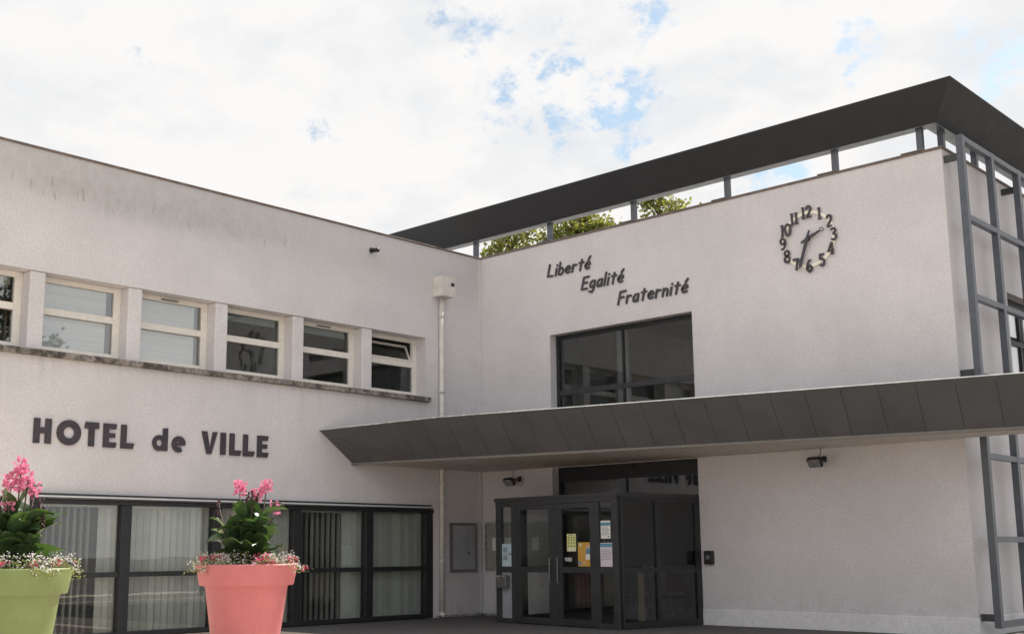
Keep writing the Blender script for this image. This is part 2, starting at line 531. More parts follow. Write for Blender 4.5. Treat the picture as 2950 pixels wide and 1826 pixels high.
# piers and windows
PITCHY = 1.925
pier_r = [-1.615 - PITCHY*(i+1) for i in range(8)]       # right edges: -3.54, -5.465 ...
for pr in pier_r:
    MB().box(-.36, -.025, pr-.29, pr, 5.028, 6.433).build('pier', 'stucco_wing', wing, bevel=.022)
edges = [-1.89]+[p-.29 for p in pier_r]
starts = pier_r
for i in range(7):
    y0, y1 = starts[i]+.002, edges[i]-.002
    XF = -.33
    z0, z1 = 5.03, 6.43
    fw_ = .085
    win = MB()
    win.box(XF-.06, XF+.02, y0, y0+fw_, z0, z1).box(XF-.06, XF+.02, y1-fw_-.06, y1, z0, z1)
    win.box(XF-.06, XF+.018, y0+fw_, y1-fw_-.06, z1-.10, z1).box(XF-.06, XF+.018, y0+fw_, y1-fw_-.06, z0, z0+.13)
    wo_ = win.build('window', 'cream', wing, bevel=.006)
    MB().box(XF-.05, XF+.035, y0+fw_+.001, y1-fw_-.061, 5.735, 5.865).build('transom', 'cream', wo_, bevel=.008)
    MB().box(XF+.021, XF+.07, y0+.01, y1-.01, z0+.001, z0+.035).build('drip_rail', 'cream', wo_, bevel=.006)
    ya, yb = y0+fw_, y1-fw_-.06
    MB().box(XF-.035, XF-.023, ya, yb, z0+.13, 5.735).build('pane', 'glass_sky' if i > 2 else 'glass_big', wo_)
    if i != 0:
        MB().box(XF-.035, XF-.023, ya, yb, 5.865, z1-.10).build('pane', 'glass_sky' if i > 2 else 'glass_big', wo_)
    else:      # hopper light tipped open into the room
        P = MB()
        zb, zt = 5.875, z1-.11
        t = .42
        L = zt-zb

        def hp(a, b, c):   # a along y, b up the leaf, c thickness
            return (XF-.03-math.sin(t)*b+c*math.cos(t), a, zb+math.cos(t)*b+c*math.sin(t))
        for (a0, a1, b0, b1) in ((ya, yb, 0, .05), (ya, yb, L-.05, L), (ya, ya+.05, .05, L-.05), (yb-.05, yb, .05, L-.05)):
            P.add([hp(a, b, c) for a in (a0, a1) for b in (b0, b1) for c in (-.02, .02)],
                  [(0, 1, 3, 2), (4, 6, 7, 5), (0, 4, 5, 1), (2, 3, 7, 6), (0, 2, 6, 4), (1, 5, 7, 3)])
        sash = P.build('sash', 'cream', wo_)
        sash['label'] = 'top light tipped open into the room'
        MB().add([hp(a, b, c) for a in (ya+.05, yb-.05) for b in (.05, L-.05) for c in (-.004, .004)],
                 [(0, 1, 3, 2), (4, 6, 7, 5), (0, 4, 5, 1), (2, 3, 7, 6), (0, 2, 6, 4), (1, 5, 7, 3)]).build('pane', 'glass_sky' if i > 2 else 'glass_big', wo_)
    if i in (1, 3):
        MB().box(XF+.019, XF+.04, (y0+y1)/2-.25, (y0+y1)/2+.12, z1-.075, z1-.045).build('vent_grille', 'metal_grey', wo_)
    if i in (3, 4):          # white blinds
        bl = thing('roller_blind', (XF-.12, (y0+y1)/2, 5.1),
                   'white slatted blind lowered behind the %s upper window from the drainpipe' % ('fifth' if i == 4 else 'fourth'), 'blind', 'white blinds upstairs')
        nsl = 40
        zb, zt = 5.12, 6.36
        for q in range(nsl):
            z = zb+(zt-zb)*q/nsl
            MB().add([(XF-.078, ya+.01, z), (XF-.078, yb-.10, z), (XF-.092, yb-.10, z+.033), (XF-.092, ya+.01, z+.033),
                      (XF-.080, ya+.01, z), (XF-.080, yb-.10, z), (XF-.094, yb-.10, z+.033), (XF-.094, ya+.01, z+.033)],
                     [(0, 1, 2, 3), (4, 5, 6, 7), (0, 4, 5, 1), (2, 6, 7, 3), (0, 3, 7, 4), (1, 2, 6, 5)]).build('slat', 'blind_white', bl)
    elif i in (1, 2, 5):
        MB().box(XF-.14, XF-.12, ya+.02, yb-.02, 6.20, 6.36).build('pelmet', 'slat', wo_)

# shopfront glazing of the ground floor
gz = thing('shopfront_glazing', (-.1, -6.5, 0), 'black framed ground floor window band beneath the town hall lettering', 'window')
XG = -.06
ylines = [-11.32, -9.46, -7.50, -5.555, -3.58, -1.66]
for i, y in enumerate(ylines):
    wd = (.10 if 0 < i < 5 else .16)
    a, b = (y-wd, y+wd) if 0 < i < 5 else ((y, y+wd) if i == 0 else (y-wd-.06, y))
    MB().box(XG-.10, XG+.065, a, b, 0.02, 2.36).build('mullion', 'anthracite', gz, bevel=.005)
MB().box(XG-.10, XG+.09, -11.32, -1.655, 2.361, 2.44).build('head_rail', 'anthracite', gz, bevel=.005)
hb = MB().box(-.04, .10, -11.28, -1.80, 2.441, 2.535).build('shutter_box', 'steel_blue', gz, bevel=.008)
MB().box(.1005, .116, -11.28, -1.80, 2.468, 2.496).build('trim_strip', 'trim_pale', hb)  # pale strip stands in for the highlight line along the box
MB().box(.1005, .106, -11.28, -1.80, 2.515, 2.535).build('trim_strip', 'anthracite', hb)
MB().box(XG-.10, XG+.06, -11.16, -1.87, .0205, .105).build('bottom_rail', 'anthracite', gz)
SLAT_T = {0: 'open', 1: 'closed', 2: 'closed', 3: 'open', 4: 'closed'}
for i in range(5):
    a = ylines[i]+(.16 if i == 0 else .10)
    b = ylines[i+1]-(.22 if i == 4 else .10)
    MB().box(XG-.09, XG+.03, a, b, 1.075, 1.165).build('transom', 'anthracite', gz)
    MB().box(XG-.045, XG-.033, a, b, 1.165, 2.361).build('pane', 'glass', gz)
    MB().box(XG-.045, XG-.033, a, b, .105, 1.075).build('pane', 'glass', gz)
    where = ['behind the green planter', 'left of the coral planter', 'behind the coral planter', 'right of the coral planter', 'nearest the drainpipe'][i]
    vb = thing('vertical_blind', (-.42, (a+b)/2, .1), 'pale vertical slat blind behind the ground floor pane ' + where, 'blind', 'vertical blinds downstairs')
    MB().box(-.29, -.18, a-.05, b+.05, 2.32, 2.37).build('head_track', 'slat', vb)
    span = b-a+.1
    n = 13
    for q in range(n):
        yc = a-.05+span*(q+.5)/n
        if SLAT_T[i] == 'open' and q < n*.62:
            ang = R(-13+q*1.5)
        elif SLAT_T[i] == 'open' and q < n*.70 and i == 0:
            continue
        else:
            ang = R(72+random.uniform(-11, 11))
        hw = .060
        u = (math.cos(ang), math.sin(ang))
        nn = (-u[1], u[0])
        MB().obox((-.235, yc), u, nn, -hw, hw, -.0012, .0012, .08, 2.318).build('slat', 'slat', vb)

# drainpipe with hopper head
dp = thing('drainpipe', (.08, -1.445, 0), 'cream drainpipe with box hopper head running down beside the inner corner', 'drainpipe')
MB().tube([(.08, -1.445, .12), (.08, -1.445, 7.45)], .058, 16).build('pipe', 'pipe', dp, smooth=True)
for z in (1.22, 2.95, 4.55, 5.15, 6.95):
    MB().tube([(.08, -1.445, z), (.08, -1.445, z+.09)], .066, 16).build('pipe_collar', 'pipe', dp, smooth=True)
MB().tube([(.08, -1.445, .02), (.08, -1.445, .12)], .07, 16).build('pipe_shoe', 'pipe', dp, smooth=True)
hm = MB()
hm.box(.004, .30, -1.65, -1.20, 7.46, 7.49)
hm.box(.004, .03, -1.65, -1.20, 7.49, 7.94).box(.27, .30, -1.65, -1.20, 7.49, 7.94).box(.03, .27, -1.65, -1.62, 7.49, 7.94).box(.03, .27, -1.23, -1.20, 7.49, 7.94)
hop = hm.build('hopper_head', 'pipe', dp, bevel=.006)
MB().tube([(.15, -1.19, 7.74), (.15, -1.14, 7.72)], .05, 12).build('overflow_spout', 'black', hop)
MB().box(.301, .312, -1.34, -1.24, 7.72, 7.80).build('overflow_flap', 'black', hop)
sp_ = thing('roof_spout', (0, -3.61, 8.23), 'short black rainwater spout poking from the upper wall', 'spout')
MB().tube([(.002, -3.61, 8.235), (.24, -3.61, 8.205)], .048, 14).build('pipe', 'black', sp_, smooth=True)
MB().tube([(.0015, -3.61, 8.235), (.012, -3.61, 8.234)], .07, 14).build('collar', 'metal_grey', sp_)
js = MB().box(.0, .028, -.10, -.002, 0, 8.65).build('joint_cover', 'stucco', wing)

# ------------------------------------------------------------------ entrance block (right, facing -y)
blk = thing('entrance_block', (5.8, 4.5, 0), 'tall pale rendered entrance block with wall clock and large grey window', 'building')
DX0, DX1 = 2.215, 6.125
mb = MB()
wall_sheet(mb, lambda u, v, d: (u, d, v), 0, WX, 0, HT, .32, [(DX0, DX1, -1, 6.445)])
mb.build('wall', 'stucco', blk)
mb = MB()
wall_sheet(mb, lambda u, v, d: (WX-d, u, v), .32, 9.0, 0, HT, .32, [(2.72, 6.4, 4.6, 6.41), (2.9, 6.4, .3, 2.9)])
mb.build('wall', 'stucco', blk)
MB().box(-6, WX, 9.0, 9.3, 0, HT).build('rear_wall', 'stucco', blk)
MB().box(-6, -.0, .345, .6, 0, HT-.002).build('parapet', 'stucco', blk)
MB().box(-6.3, -6, .345, 9.3, 0, HT).build('side_wall', 'stucco', blk)
MB().box(.3, WX-.32, .32, 9.0, 3.45, 4.25).build('floor_slab', 'interior', blk)
MB().box(-6, WX-.32, .6, 9.0, 7.7, 8.1).build('roof_slab', 'interior', blk)
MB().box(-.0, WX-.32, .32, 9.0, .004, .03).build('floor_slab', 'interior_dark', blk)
MB().box(0, .25, .345, 9.0, .03, 7.7).build('partition', 'interior', blk)
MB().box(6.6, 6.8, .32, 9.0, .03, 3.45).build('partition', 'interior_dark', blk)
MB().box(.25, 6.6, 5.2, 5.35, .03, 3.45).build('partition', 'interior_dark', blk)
for x in (2.7, 5.0):
    MB().lathe([(.16, 4.25), (.16, 7.7)], (x, 2.2, 0), 20).build('column', 'interior', blk, smooth=True)
MB().box(.25, 11.0, 6.0, 6.2, 4.25, 5.3).build('balustrade', 'interior', blk)
MB().box(-6, WX+.03, -.035, .36, HT+.002, HT+.045).build('coping', 'coping', blk, bevel=.006)
MB().box(WX-.33, WX+.03, .361, 9.3, HT+.002, HT+.045).build('coping', 'coping', blk, bevel=.006)
MB().box(DX1+.002, WX+.022, -.022, -.001, 0.0, .312).build('plinth', 'plinth', blk, bevel=.004)
MB().box(WX+.001, WX+.022, -.001, 9.0, 0.0, .312).build('plinth', 'plinth', blk, bevel=.004)
MB().box(.002, 2.21, -.018, -.001, 0.0, .16).build('plinth', 'stucco', blk)
# big glazed opening, upper part
YG = .22
fr = MB()
fr.box(DX0, DX0+.09, YG, YG+.09, 4.02, 6.445).box(DX1-.09, DX1, YG, YG+.09, 4.02, 6.445)
fr.box(DX0+.09, DX1-.09, YG, YG+.09, 6.35, 6.445)
bw = fr.build('window', 'anthracite', blk)
MB().box(4.13-.022, 4.13+.022, YG+.005, YG+.085, 4.02, 6.35).build('mullion', 'anthracite', bw)
for a, b in ((DX0+.09, 4.108), (4.152, DX1-.09)):
    MB().box(a, b, YG+.01, YG+.08, 5.03, 5.15).build('transom', 'anthracite_soft', bw)
    MB().box(a, b, YG+.03, YG+.042, 5.15, 6.35).build('pane', 'glass_big', bw)
    MB().box(a, b, YG+.03, YG+.042, 4.02, 5.03).build('pane', 'glass_big', bw)
MB().box(DX0, DX1, YG, YG+.09, 3.04, 4.019).build('spandrel_panel', 'anthracite', blk)
lw = MB().box(DX0, DX0+.07, YG, YG+.09, 2.62, 3.039).box(DX1-.07, DX1, YG, YG+.09, 2.62, 3.039).build('fanlight', 'anthracite', blk)
MB().box(4.13-.02, 4.13+.02, YG+.005, YG+.085, 2.62, 3.039).build('mullion', 'anthracite', lw)
for a, b in ((DX0+.07, 4.11), (4.15, DX1-.07)):
    MB().box(a, b, YG+.03, YG+.042, 2.62, 3.039).build('pane', 'glass_big', lw)
# windows of the side wall
for (y0, y1, z0, z1, parts) in ((2.72, 6.4, 4.6, 6.41, (5.53,)), (2.9, 6.4, .3, 2.9, (1.6,))):
    xf = WX-.22
    f = MB().box(xf-.08, xf, y0, y0+.08, z0, z1).box(xf-.08, xf, y1-.08, y1, z0, z1).box(xf-.08, xf, y0+.08, y1-.08, z1-.22, z1).box(xf-.08, xf, y0+.08, y1-.08, z0, z0+.08)
    sw = f.build('window', 'anthracite', blk)
    for zz_ in parts:
        MB().box(xf-.075, xf+.005, y0+.08, y1-.08, zz_-.05, zz_+.05).build('transom', 'anthracite', sw)
    for k in (1, 2):
        yy = y0+(y1-y0)*k/3
        MB().box(xf-.07, xf+.003, yy-.03, yy+.03, z0+.08, z1-.22).build('mullion', 'anthracite', sw)
    MB().box(xf-.045, xf-.033, y0+.08, y1-.08, z0+.08, z1-.22).build('pane', 'glass_sky', sw)

# ------------------------------------------------------------------ roof ring on posts
ring = thing('roof_ring', (5.8, 4.5, HT), 'dark flared roof ring carried on short steel posts above the entrance block', 'roof')
ZB, ZT = 9.15, 9.742
bi0, bo0, to0 = .13, -.105, -.60


def ringrun(pts_o, pts_i, pts_t, name):
    """one straight run: outer-bottom, inner-bottom, top-outer lines as pairs of plan points"""
    (a, b), (c, d), (e, f) = pts_o, pts_i, pts_t
    P = [(*a, ZB), (*c, ZB), (*c, ZT-.05), (*e, ZT), (*e, ZT-.022)]
    Q = [(*b, ZB), (*d, ZB), (*d, ZT-.05), (*f, ZT), (*f, ZT-.022)]
    MB().loft([P, Q]).build(name, 'panel_dark', ring)


XO, XI, XT = 11.56, 11.31, 12.07
YO2, YI2, YT2 = 9.1, 8.85, 9.6
LX = -6.2
ringrun(((LX, bo0), (XO, bo0)), ((LX, bi0), (XI, bi0)), ((LX, to0), (XT, to0)), 'fascia_beam')
ringrun(((XO, bo0), (XO, YO2)), ((XI, bi0), (XI, YI2)), ((XT, to0), (XT, YT2)), 'fascia_beam')
ringrun(((XO, YO2), (LX, YO2)), ((XI, YI2), (LX, YI2)), ((XT, YT2), (LX, YT2)), 'fascia_beam')
sf = MB()
sf.add([(LX, bo0+.004, ZB-.004), (XO-.004, bo0+.004, ZB-.004), (XI, bi0, ZB-.004), (LX, bi0, ZB-.004),
        (LX, bo0+.004, ZB-.016), (XO-.004, bo0+.004, ZB-.016), (XI, bi0, ZB-.016), (LX, bi0, ZB-.016)],
       [(0, 1, 2, 3), (4, 5, 6, 7), (0, 1, 5, 4), (1, 2, 6, 5), (2, 3, 7, 6), (3, 0, 4, 7)])
sf.build('soffit_strip', 'steel_blue', ring)
sf = MB()
sf.add([(XO-.004, bo0+.004, ZB-.004), (XO-.004, YO2, ZB-.004), (XI, YI2, ZB-.004), (XI, bi0, ZB-.004),
        (XO-.004, bo0+.004, ZB-.016), (XO-.004, YO2, ZB-.016), (XI, YI2, ZB-.016), (XI, bi0, ZB-.016)],
       [(0, 1, 2, 3), (4, 5, 6, 7), (0, 1, 5, 4), (1, 2, 6, 5), (2, 3, 7, 6), (3, 0, 4, 7)])
sf.build('soffit_strip', 'steel_blue', ring)


def rpost(x, y, along):
    p = MB().box(x-.055, x+.055, y-.05, y+.05, HT+.062, ZB-.016).build('post', 'steel_blue', ring)
    lx, ly = (.22, .12) if along == 'x' else (.12, .22)
    MB().box(x-lx-.12, x+lx-.12, y-ly, y+ly, HT+.046, HT+.062).build('base_plate', 'metal_grey', p)


for x in (-5.06, -2.63, -.20, 2.235, 4.68, 7.085, 9.50, 11.19):
    rpost(x, .06, 'x')
for y in (.45, 2.05, 4.4, 6.8, 8.6):
    rpost(11.43, y, 'y')

# ------------------------------------------------------------------ entrance canopy
cnp = thing('entrance_canopy', (6, -1.5, 3.35), 'long dark canopy with sloped fascia sheltering the entrance', 'canopy')
topl = [(0.004, -5.02, 4.035), (1.425, -4.524, 4.104), (2.77, -4.197, 4.143), (4.6, -3.76, 4.146), (8.36, -2.926, 4.14), (13.28, -1.836, 4.14), (16.0, -1.235, 4.14)]
ZC = 3.40


def topat(x):
    for a, b in zip(topl, topl[1:]):
        if x <= b[0]:
            t = (x-a[0])/(b[0]-a[0])
            return (x, a[1]+(b[1]-a[1])*t, a[2]+(b[2]-a[2])*t)
    return topl[-1]


def botat(x):
    y = -4.13+.243*x if x < 4.3 else -3.085+.2215*(x-4.3)
    return (x, y, ZC)


xs = [0.004]
while xs[-1] < 15.2:
    xs.append(xs[-1]+.585)
SH = .0
for a, b in zip(xs, xs[1:]):
    if a > 15.2:
        break
    g_ = .0035
    sk = lambda q: max(.004, q-.16*min(1, q/1.5))       # seams run square to the edge
    P = [Vector(topat(a+g_)), Vector(topat(b-g_)), Vector(botat(sk(b-g_))), Vector(botat(sk(a+g_)))]
    nrm = (P[1]-P[0]).cross(P[2]-P[0]).normalized()
    if nrm.y > 0:
        nrm = -nrm
    Q = [p-nrm*.02 for p in P]
    MB().add(P+Q, [(0, 1, 2, 3), (4, 5, 6, 7), (0, 1, 5, 4), (1, 2, 6, 5), (2, 3, 7, 6), (3, 0, 4, 7)]).build('fascia_panel', 'canopy_dark', cnp)
XE = xs[-1]
bk = MB()
pts = [0.004, 1.425, 2.77, 4.6, 8.36, 11.6, XE-.17]
for a, b in zip(pts, pts[1:]):
    ta, tb = topat(a), topat(b)
    ba, bb = botat(a), botat(b)
    yb_ = -.004 if b <= 11.61 else -.10
    q = .03
    bk.add([(ta[0], ta[1]+.05, ta[2]-.03), (tb[0], tb[1]+.05, tb[2]-.03), (b, yb_, tb[2]-.03), (a, yb_, ta[2]-.03),
            (ba[0], ba[1]+q, ZC+.01), (bb[0], bb[1]+q, ZC+.01), (b, yb_, ZC+.01), (a, yb_, ZC+.01)],
           [(0, 1, 2, 3), (4, 5, 6, 7), (0, 1, 5, 4), (2, 3, 7, 6)]+([(1, 2, 6, 5)] if b > 15 else [])+([(3, 0, 4, 7)] if a < .1 else []))
bk.build('canopy_deck', 'canopy_dark', cnp)
sfm = MB()
lipm = MB()
fl = MB()
for a, b in zip(pts, pts[1:]):
    ba, bb = botat(a), botat(b)
    yb_ = -.003 if b <= 11.61 else -.10
    sfm.add([(a, ba[1]+.09, 3.385), (b, bb[1]+.09, 3.385), (b, yb_, 3.385), (a, yb_, 3.385),
             (a, ba[1]+.09, 3.37), (b, bb[1]+.09, 3.37), (b, yb_, 3.37), (a, yb_, 3.37)], [(0, 1, 2, 3), (4, 5, 6, 7), (2, 3, 7, 6), (0, 1, 5, 4)])
    lipm.add([(a, ba[1]-.004, ZC-.004), (b, bb[1]-.004, ZC-.004), (b, bb[1]-.004, 3.345), (a, ba[1]-.004, 3.345),
              (a, ba[1]+.088, ZC-.004), (b, bb[1]+.088, ZC-.004), (b, bb[1]+.088, 3.345), (a, ba[1]+.088, 3.345)],
             [(0, 1, 2, 3), (4, 5, 6, 7), (3, 2, 6, 7), (0, 1, 5, 4)])
    ta, tb = topat(a), topat(b)
    za, zb_ = ta[2], tb[2]
    fl.add([(a, ta[1]-.02, za+.002), (b, tb[1]-.02, zb_+.002), (b, tb[1]-.02, zb_+.02), (a, ta[1]-.02, za+.02),
            (a, ta[1]+.16, za+.002), (b, tb[1]+.16, zb_+.002), (b, tb[1]+.16, zb_+.02), (a, ta[1]+.16, za+.02)],
           [(0, 1, 2, 3), (4, 5, 6, 7), (3, 2, 6, 7), (0, 1, 5, 4)])
sfm.build('soffit', 'soffit', cnp)
lipm.build('lip', 'lip', cnp)
fl.build('flashing', 'flashing', cnp)
MB().tube([(.1, -.015, 3.355), (8.9, -.015, 3.355)], .009, 6).build('cable', 'pipe', cnp)

# ------------------------------------------------------------------ steel trellis along the side wall
tr = thing('steel_trellis', (11.9, 3.5, .1), 'blue-grey steel trellis of square tubes standing off the side wall', 'trellis')
X0, X1 = 11.835, 11.955
ypost = [.11+1.412*k for k in range(6)]
zbars = [8.80, 7.325, 5.87, 4.46, 3.055, 1.63, .205]
for y in ypost:
    MB().box(X0, X1, y-.075, y+.055, .15, 8.86).build('post', 'steel_blue', tr, bevel=.006)
for z in zbars:
    for a, b in zip(ypost, ypost[1:]):
        MB().box(X0+.01, X1-.004, a+.056, b-.076, z-.05, z+.05).build('rail', 'steel_blue', tr)
for y in (ypost[0], ypost[2], ypost[4]):
    for z in (8.47, 4.52, .32):
        MB().box(WX+.024 if z < 1 else WX+.001, X0-.001, y-.05, y+.03, z-.06, z+.06).build('bracket', 'anthracite_soft', tr)

# ------------------------------------------------------------------ glazed entrance vestibule
ves = thing('entrance_vestibule', (4, -1, 0), 'dark framed glass entrance lobby jutting out below the canopy', 'vestibule')
A = Vector((2.2, -1.88))
B = Vector((5.75, -2.30))
Dr = Vector((6.10, -.03))
Al = Vector((2.235, -.03))


def vside(a, b):
    d = (b-a)
    L = d.length
    u = d/L
    return L, u, Vector((-u.y, u.x))


L1, u1, n1_ = vside(A, B)
HZ = 2.53
MT = 'anthracite'


def vb_(name, u0, u1_, z0, z1, n0=-.03, n1=.05, mat=MT, o=A, u=u1, n=n1_, parent=ves, bevel=0.0):
    return MB().obox(o, u, n, u0, u1_, n0, n1, z0, z1).build(name, mat, parent, bevel=bevel)


vb_('head_beam', 0, L1, 2.435, HZ, -.035, .055, 'anthracite_soft')
for a, b in ((0, .165), (.50, .635), (1.795, 1.875), (2.985, 3.09), (3.445, L1)):
    vb_('frame_post', a, b, 0.005, 2.434, mat='anthracite_soft', bevel=.004)
# side light by the letter box and narrow light by the corner
for a, b in ((.166, .499), (3.091, 3.444)):
    vb_('mid_rail', a, b, 1.05, 1.165, mat='anthracite_soft')
    vb_('bottom_rail', a, b, .005, .10, mat='anthracite_soft')
    vb_('pane', a, b, 1.165, 2.434, .0, .012, 'glass_grey')
    if a > 1:
        vb_('pane', a, b, .10, 1.05, .0, .012, 'glass_grey')
    else:
        vb_('blue_grey_panel', a, b, .10, 1.05, .0, .02, 'blue_grey')  # opaque blue-grey colour stands in for the reflection in the lower pane


def vdoor(a, b, hside, label):
    st = .15
    lf = MB()
    for (p, q, z0, z1) in ((a, a+st, .02, 2.43), (b-st, b, .02, 2.43), (a+st, b-st, 2.33, 2.43), (a+st, b-st, 1.05, 1.165), (a+st, b-st, .02, .145)):
        lf.obox(A, u1, n1_, p, q, -.022, .03, z0, z1)
    d = lf.build('door', 'anthracite_soft', ves, bevel=.003)
    d['label'] = label
    for z0, z1 in ((1.165, 2.33), (.145, 1.05)):
        vb_('pane', a+st, b-st, z0, z1, .0, .012, 'glass_grey', parent=d)
    hu = a+st*.5 if hside < 0 else b-st*.5
    hd = MB()
    p = lambda z, nn: (A.x+u1.x*hu+n1_.x*nn, A.y+u1.y*hu+n1_.y*nn, z)
    hd.tube([p(.85, -.02), p(.85, -.075), p(1.35, -.075), p(1.35, -.02)], .011, 8)
    hd.build('handle', 'metal_grey', d)


vdoor(.637, 1.793, 1, 'left leaf of the entrance doors')
vdoor(1.877, 2.983, -1, 'right leaf of the entrance doors')
# right flank
L2, u2, n2 = vside(B, Dr)
vb_('head_beam', .056, L2, 2.435, HZ, -.03, .05, o=B, u=u2, n=n2)
for a, b in ((.056, .12), (1.02, 1.12), (L2-.12, L2)):
    vb_('frame_post', a, b, .005, 2.434, o=B, u=u2, n=n2)
for a, b in ((.12, 1.02), (1.12, L2-.12)):
    vb_('mid_rail', a, b, 1.06, 1.15, o=B, u=u2, n=n2)
    vb_('bottom_rail', a, b, .005, .13, o=B, u=u2, n=n2)
    vb_('pane', a, b, 1.15, 2.434, .0, .012, 'glass_dark', o=B, u=u2, n=n2)
    vb_('pane', a, b, .13, 1.06, .0, .012, 'glass_dark', o=B, u=u2, n=n2)
# left flank
L3, u3, n3_ = vside(Al, A)
vb_('head_beam', 0, L3-.056, 2.435, HZ, -.03, .05, o=Al, u=u3, n=n3_)
for a, b in ((0, .10), (.93, 1.07), (L3-.16, L3-.056)):
    vb_('frame_post', a, b, .005, 2.434, o=Al, u=u3, n=n3_)
for a, b in ((.10, .93), (1.07, L3-.16)):
    vb_('mid_rail', a, b, 1.05, 1.15, o=Al, u=u3, n=n3_)
    vb_('bottom_rail', a, b, .005, .12, o=Al, u=u3, n=n3_)
    vb_('pane', a, b, 1.15, 2.434, .0, .012, 'glass', o=Al, u=u3, n=n3_)
    vb_('pane', a, b, .12, 1.05, .0, .012, 'glass', o=Al, u=u3, n=n3_)
rf = MB()
poly = [(2.2-.03, -1.88-.05), (5.75+.03, -2.30-.05), (6.115, .21), (2.225, .21)]
rf.extrude(poly, lambda x, y: (x, y, HZ+.002), lambda x, y: (x, y, HZ+.075))
rf.build('roof_slab', 'anthracite_soft', ves)
fm = MB().extrude([(2.3, -1.80), (5.65, -2.20), (5.98, -.05), (2.32, -.05)], lambda x, y: (x, y, .004), lambda x, y: (x, y, .012))
tag(fm.build('door_mat', 'interior_dark'), 'dark door mat covering the lobby floor', 'door mat')


def onfront(u_, nn):
    return (A.x+u1.x*u_+n1_.x*nn, A.y+u1.y*u_+n1_.y*nn)


def poster(u0, u1_, z0, z1, mat, label, blocks):
    t = thing('poster', (*onfront((u0+u1_)/2, 0), z0), label, 'poster')
    vb_('sheet', u0, u1_, z0, z1, -.006, -.003, mat, parent=t)
    for (a, b, c, d, m) in blocks:
        vb_('print_block', u0+(u1_-u0)*a, u0+(u1_-u0)*b, z0+(z1-z0)*c, z0+(z1-z0)*d, -.0072, -.0062, m, parent=t)


lines = lambda a, b, c0, c1, n, m: [(a, b-(.12 if i % 3 == 2 else 0), c0+(c1-c0)*i/n, c0+(c1-c0)*i/n+(c1-c0)/n*.38, m) for i in range(n)]
poster(.175, .49, 1.168, 1.64, 'paper_blue', 'pale blue notice with photos on the side light above the letter box',
       [(.10, .55, .62, .84, 'ink_grey'), (.10, .55, .28, .48, 'ink_grey'), (.70, .95, .48, .60, 'ink_grey')]+lines(.1, .92, .52, .60, 2, 'ink_grey')+lines(.1, .9, .06, .22, 3, 'paper_white'))
poster(2.175, 2.43, 1.475, 1.82, 'paper_yellow', 'small yellow poster dotted with green symbols on the right door leaf',
       [(x, x+.16, y, y+.11, 'ink_green') for x in (.12, .42, .72) for y in (.25, .42, .59, .74)]+[(.2, .8, .89, .94, 'ink_grey'), (.1, .9, .04, .18, 'paper_white')])
poster(2.485, 2.826, 1.18, 1.65, 'paper_orange', 'orange poster with a pale figure on the right door leaf',
       [(.66, .97, .52, .74, 'ink_blue'), (.70, .98, .74, .90, 'skin_print'), (.62, .98, .28, .50, 'paper_white'), (.04, .22, .05, .22, 'ink_blue'), (.30, .62, .10, .20, 'skin_print'), (.16, .30, .84, .95, 'paper_white')])
poster(3.13, 3.39, 1.716, 2.06, 'paper_white', 'white sheet with blue heading, upper one on the corner light',
       [(.02, .98, .72, .90, 'ink_blue')]+lines(.1, .9, .2, .66, 6, 'ink_grey')+[(.72, .88, .06, .14, 'ink_grey')])
poster(3.105, 3.425, 1.178, 1.635, 'paper_pink', 'pinkish sheet with blue heading, lower one on the corner light',
       [(.02, .98, .82, .97, 'ink_blue')]+lines(.08, .92, .3, .76, 7, 'ink_grey'))
lb = thing('letter_box', (*onfront(.27, -.1), .72), 'grey metal letter box fixed to the lobby side light', 'letter box')
vb_('body', .10, .43, .725, .99, -.13, -.032, 'metal_grey', parent=lb, bevel=.006)
vb_('slot_flap', .13, .40, .945, .975, -.137, -.1305, 'alu', parent=lb)
vb_('lock', .19, .215, .90, .925, -.138, -.1305, 'alu', parent=lb)

# things inside the lobby and hall
t = thing('display_board', (4.6, 3.2, .03), 'red display panel standing in the dark hall', 'display board')
MB().box(4.0, 5.1, 3.2, 3.25, 1.0, 1.9).build('panel', 'ink_red', t)
for xl in (4.1, 4.95):
    MB().box(xl, xl+.05, 3.19, 3.26, .03, .999).build('leg', 'anthracite', t)
t = thing('tan_upright', (5.35, -1.0, .03), 'slim tan upright inside the lobby, made up for a see-through gap', 'stand')  # added piece; stands in for a tan gap between reflections in the glass
MB().box(5.28, 5.40, -1.05, -.98, .05, 1.05).build('upright', 'wood_tan', t)
MB().box(5.2, 5.48, -1.15, -.88, .013, .05).build('base', 'wood_tan', t)
for (x, mt, lab) in ((3.2, 'fabric_green', 'green visitor chair in the dark hall'), (4.2, 'fabric_red', 'dark red visitor chair in the dark hall')):
    t = thing('chair', (x, 1.6, .03), lab, 'chair')
    MB().box(x-.25, x+.25, 1.4, 1.85, .42, .50).build('seat', mt, t, bevel=.02)
    MB().box(x-.25, x+.25, 1.85, 1.91, .55, .98).build('backrest', mt, t, bevel=.02)
    for dx in (-.22, .22):
        for yy in (1.43, 1.87):
            MB().box(x+dx-.015, x+dx+.015, yy-.015, yy+.015, .03, .42 if yy < 1.5 else .6).build('leg', 'metal_grey', t)
t = thing('reception_desk', (3.5, 4.3, .03), 'pale reception desk at the back of the hall', 'desk')
MB().box(1.8, 5.2, 4.1, 4.16, .03, 1.05).build('front_panel', 'interior', t)
MB().box(1.75, 5.25, 4.05, 4.7, 1.051, 1.09).build('worktop', 'wood_tan', t)

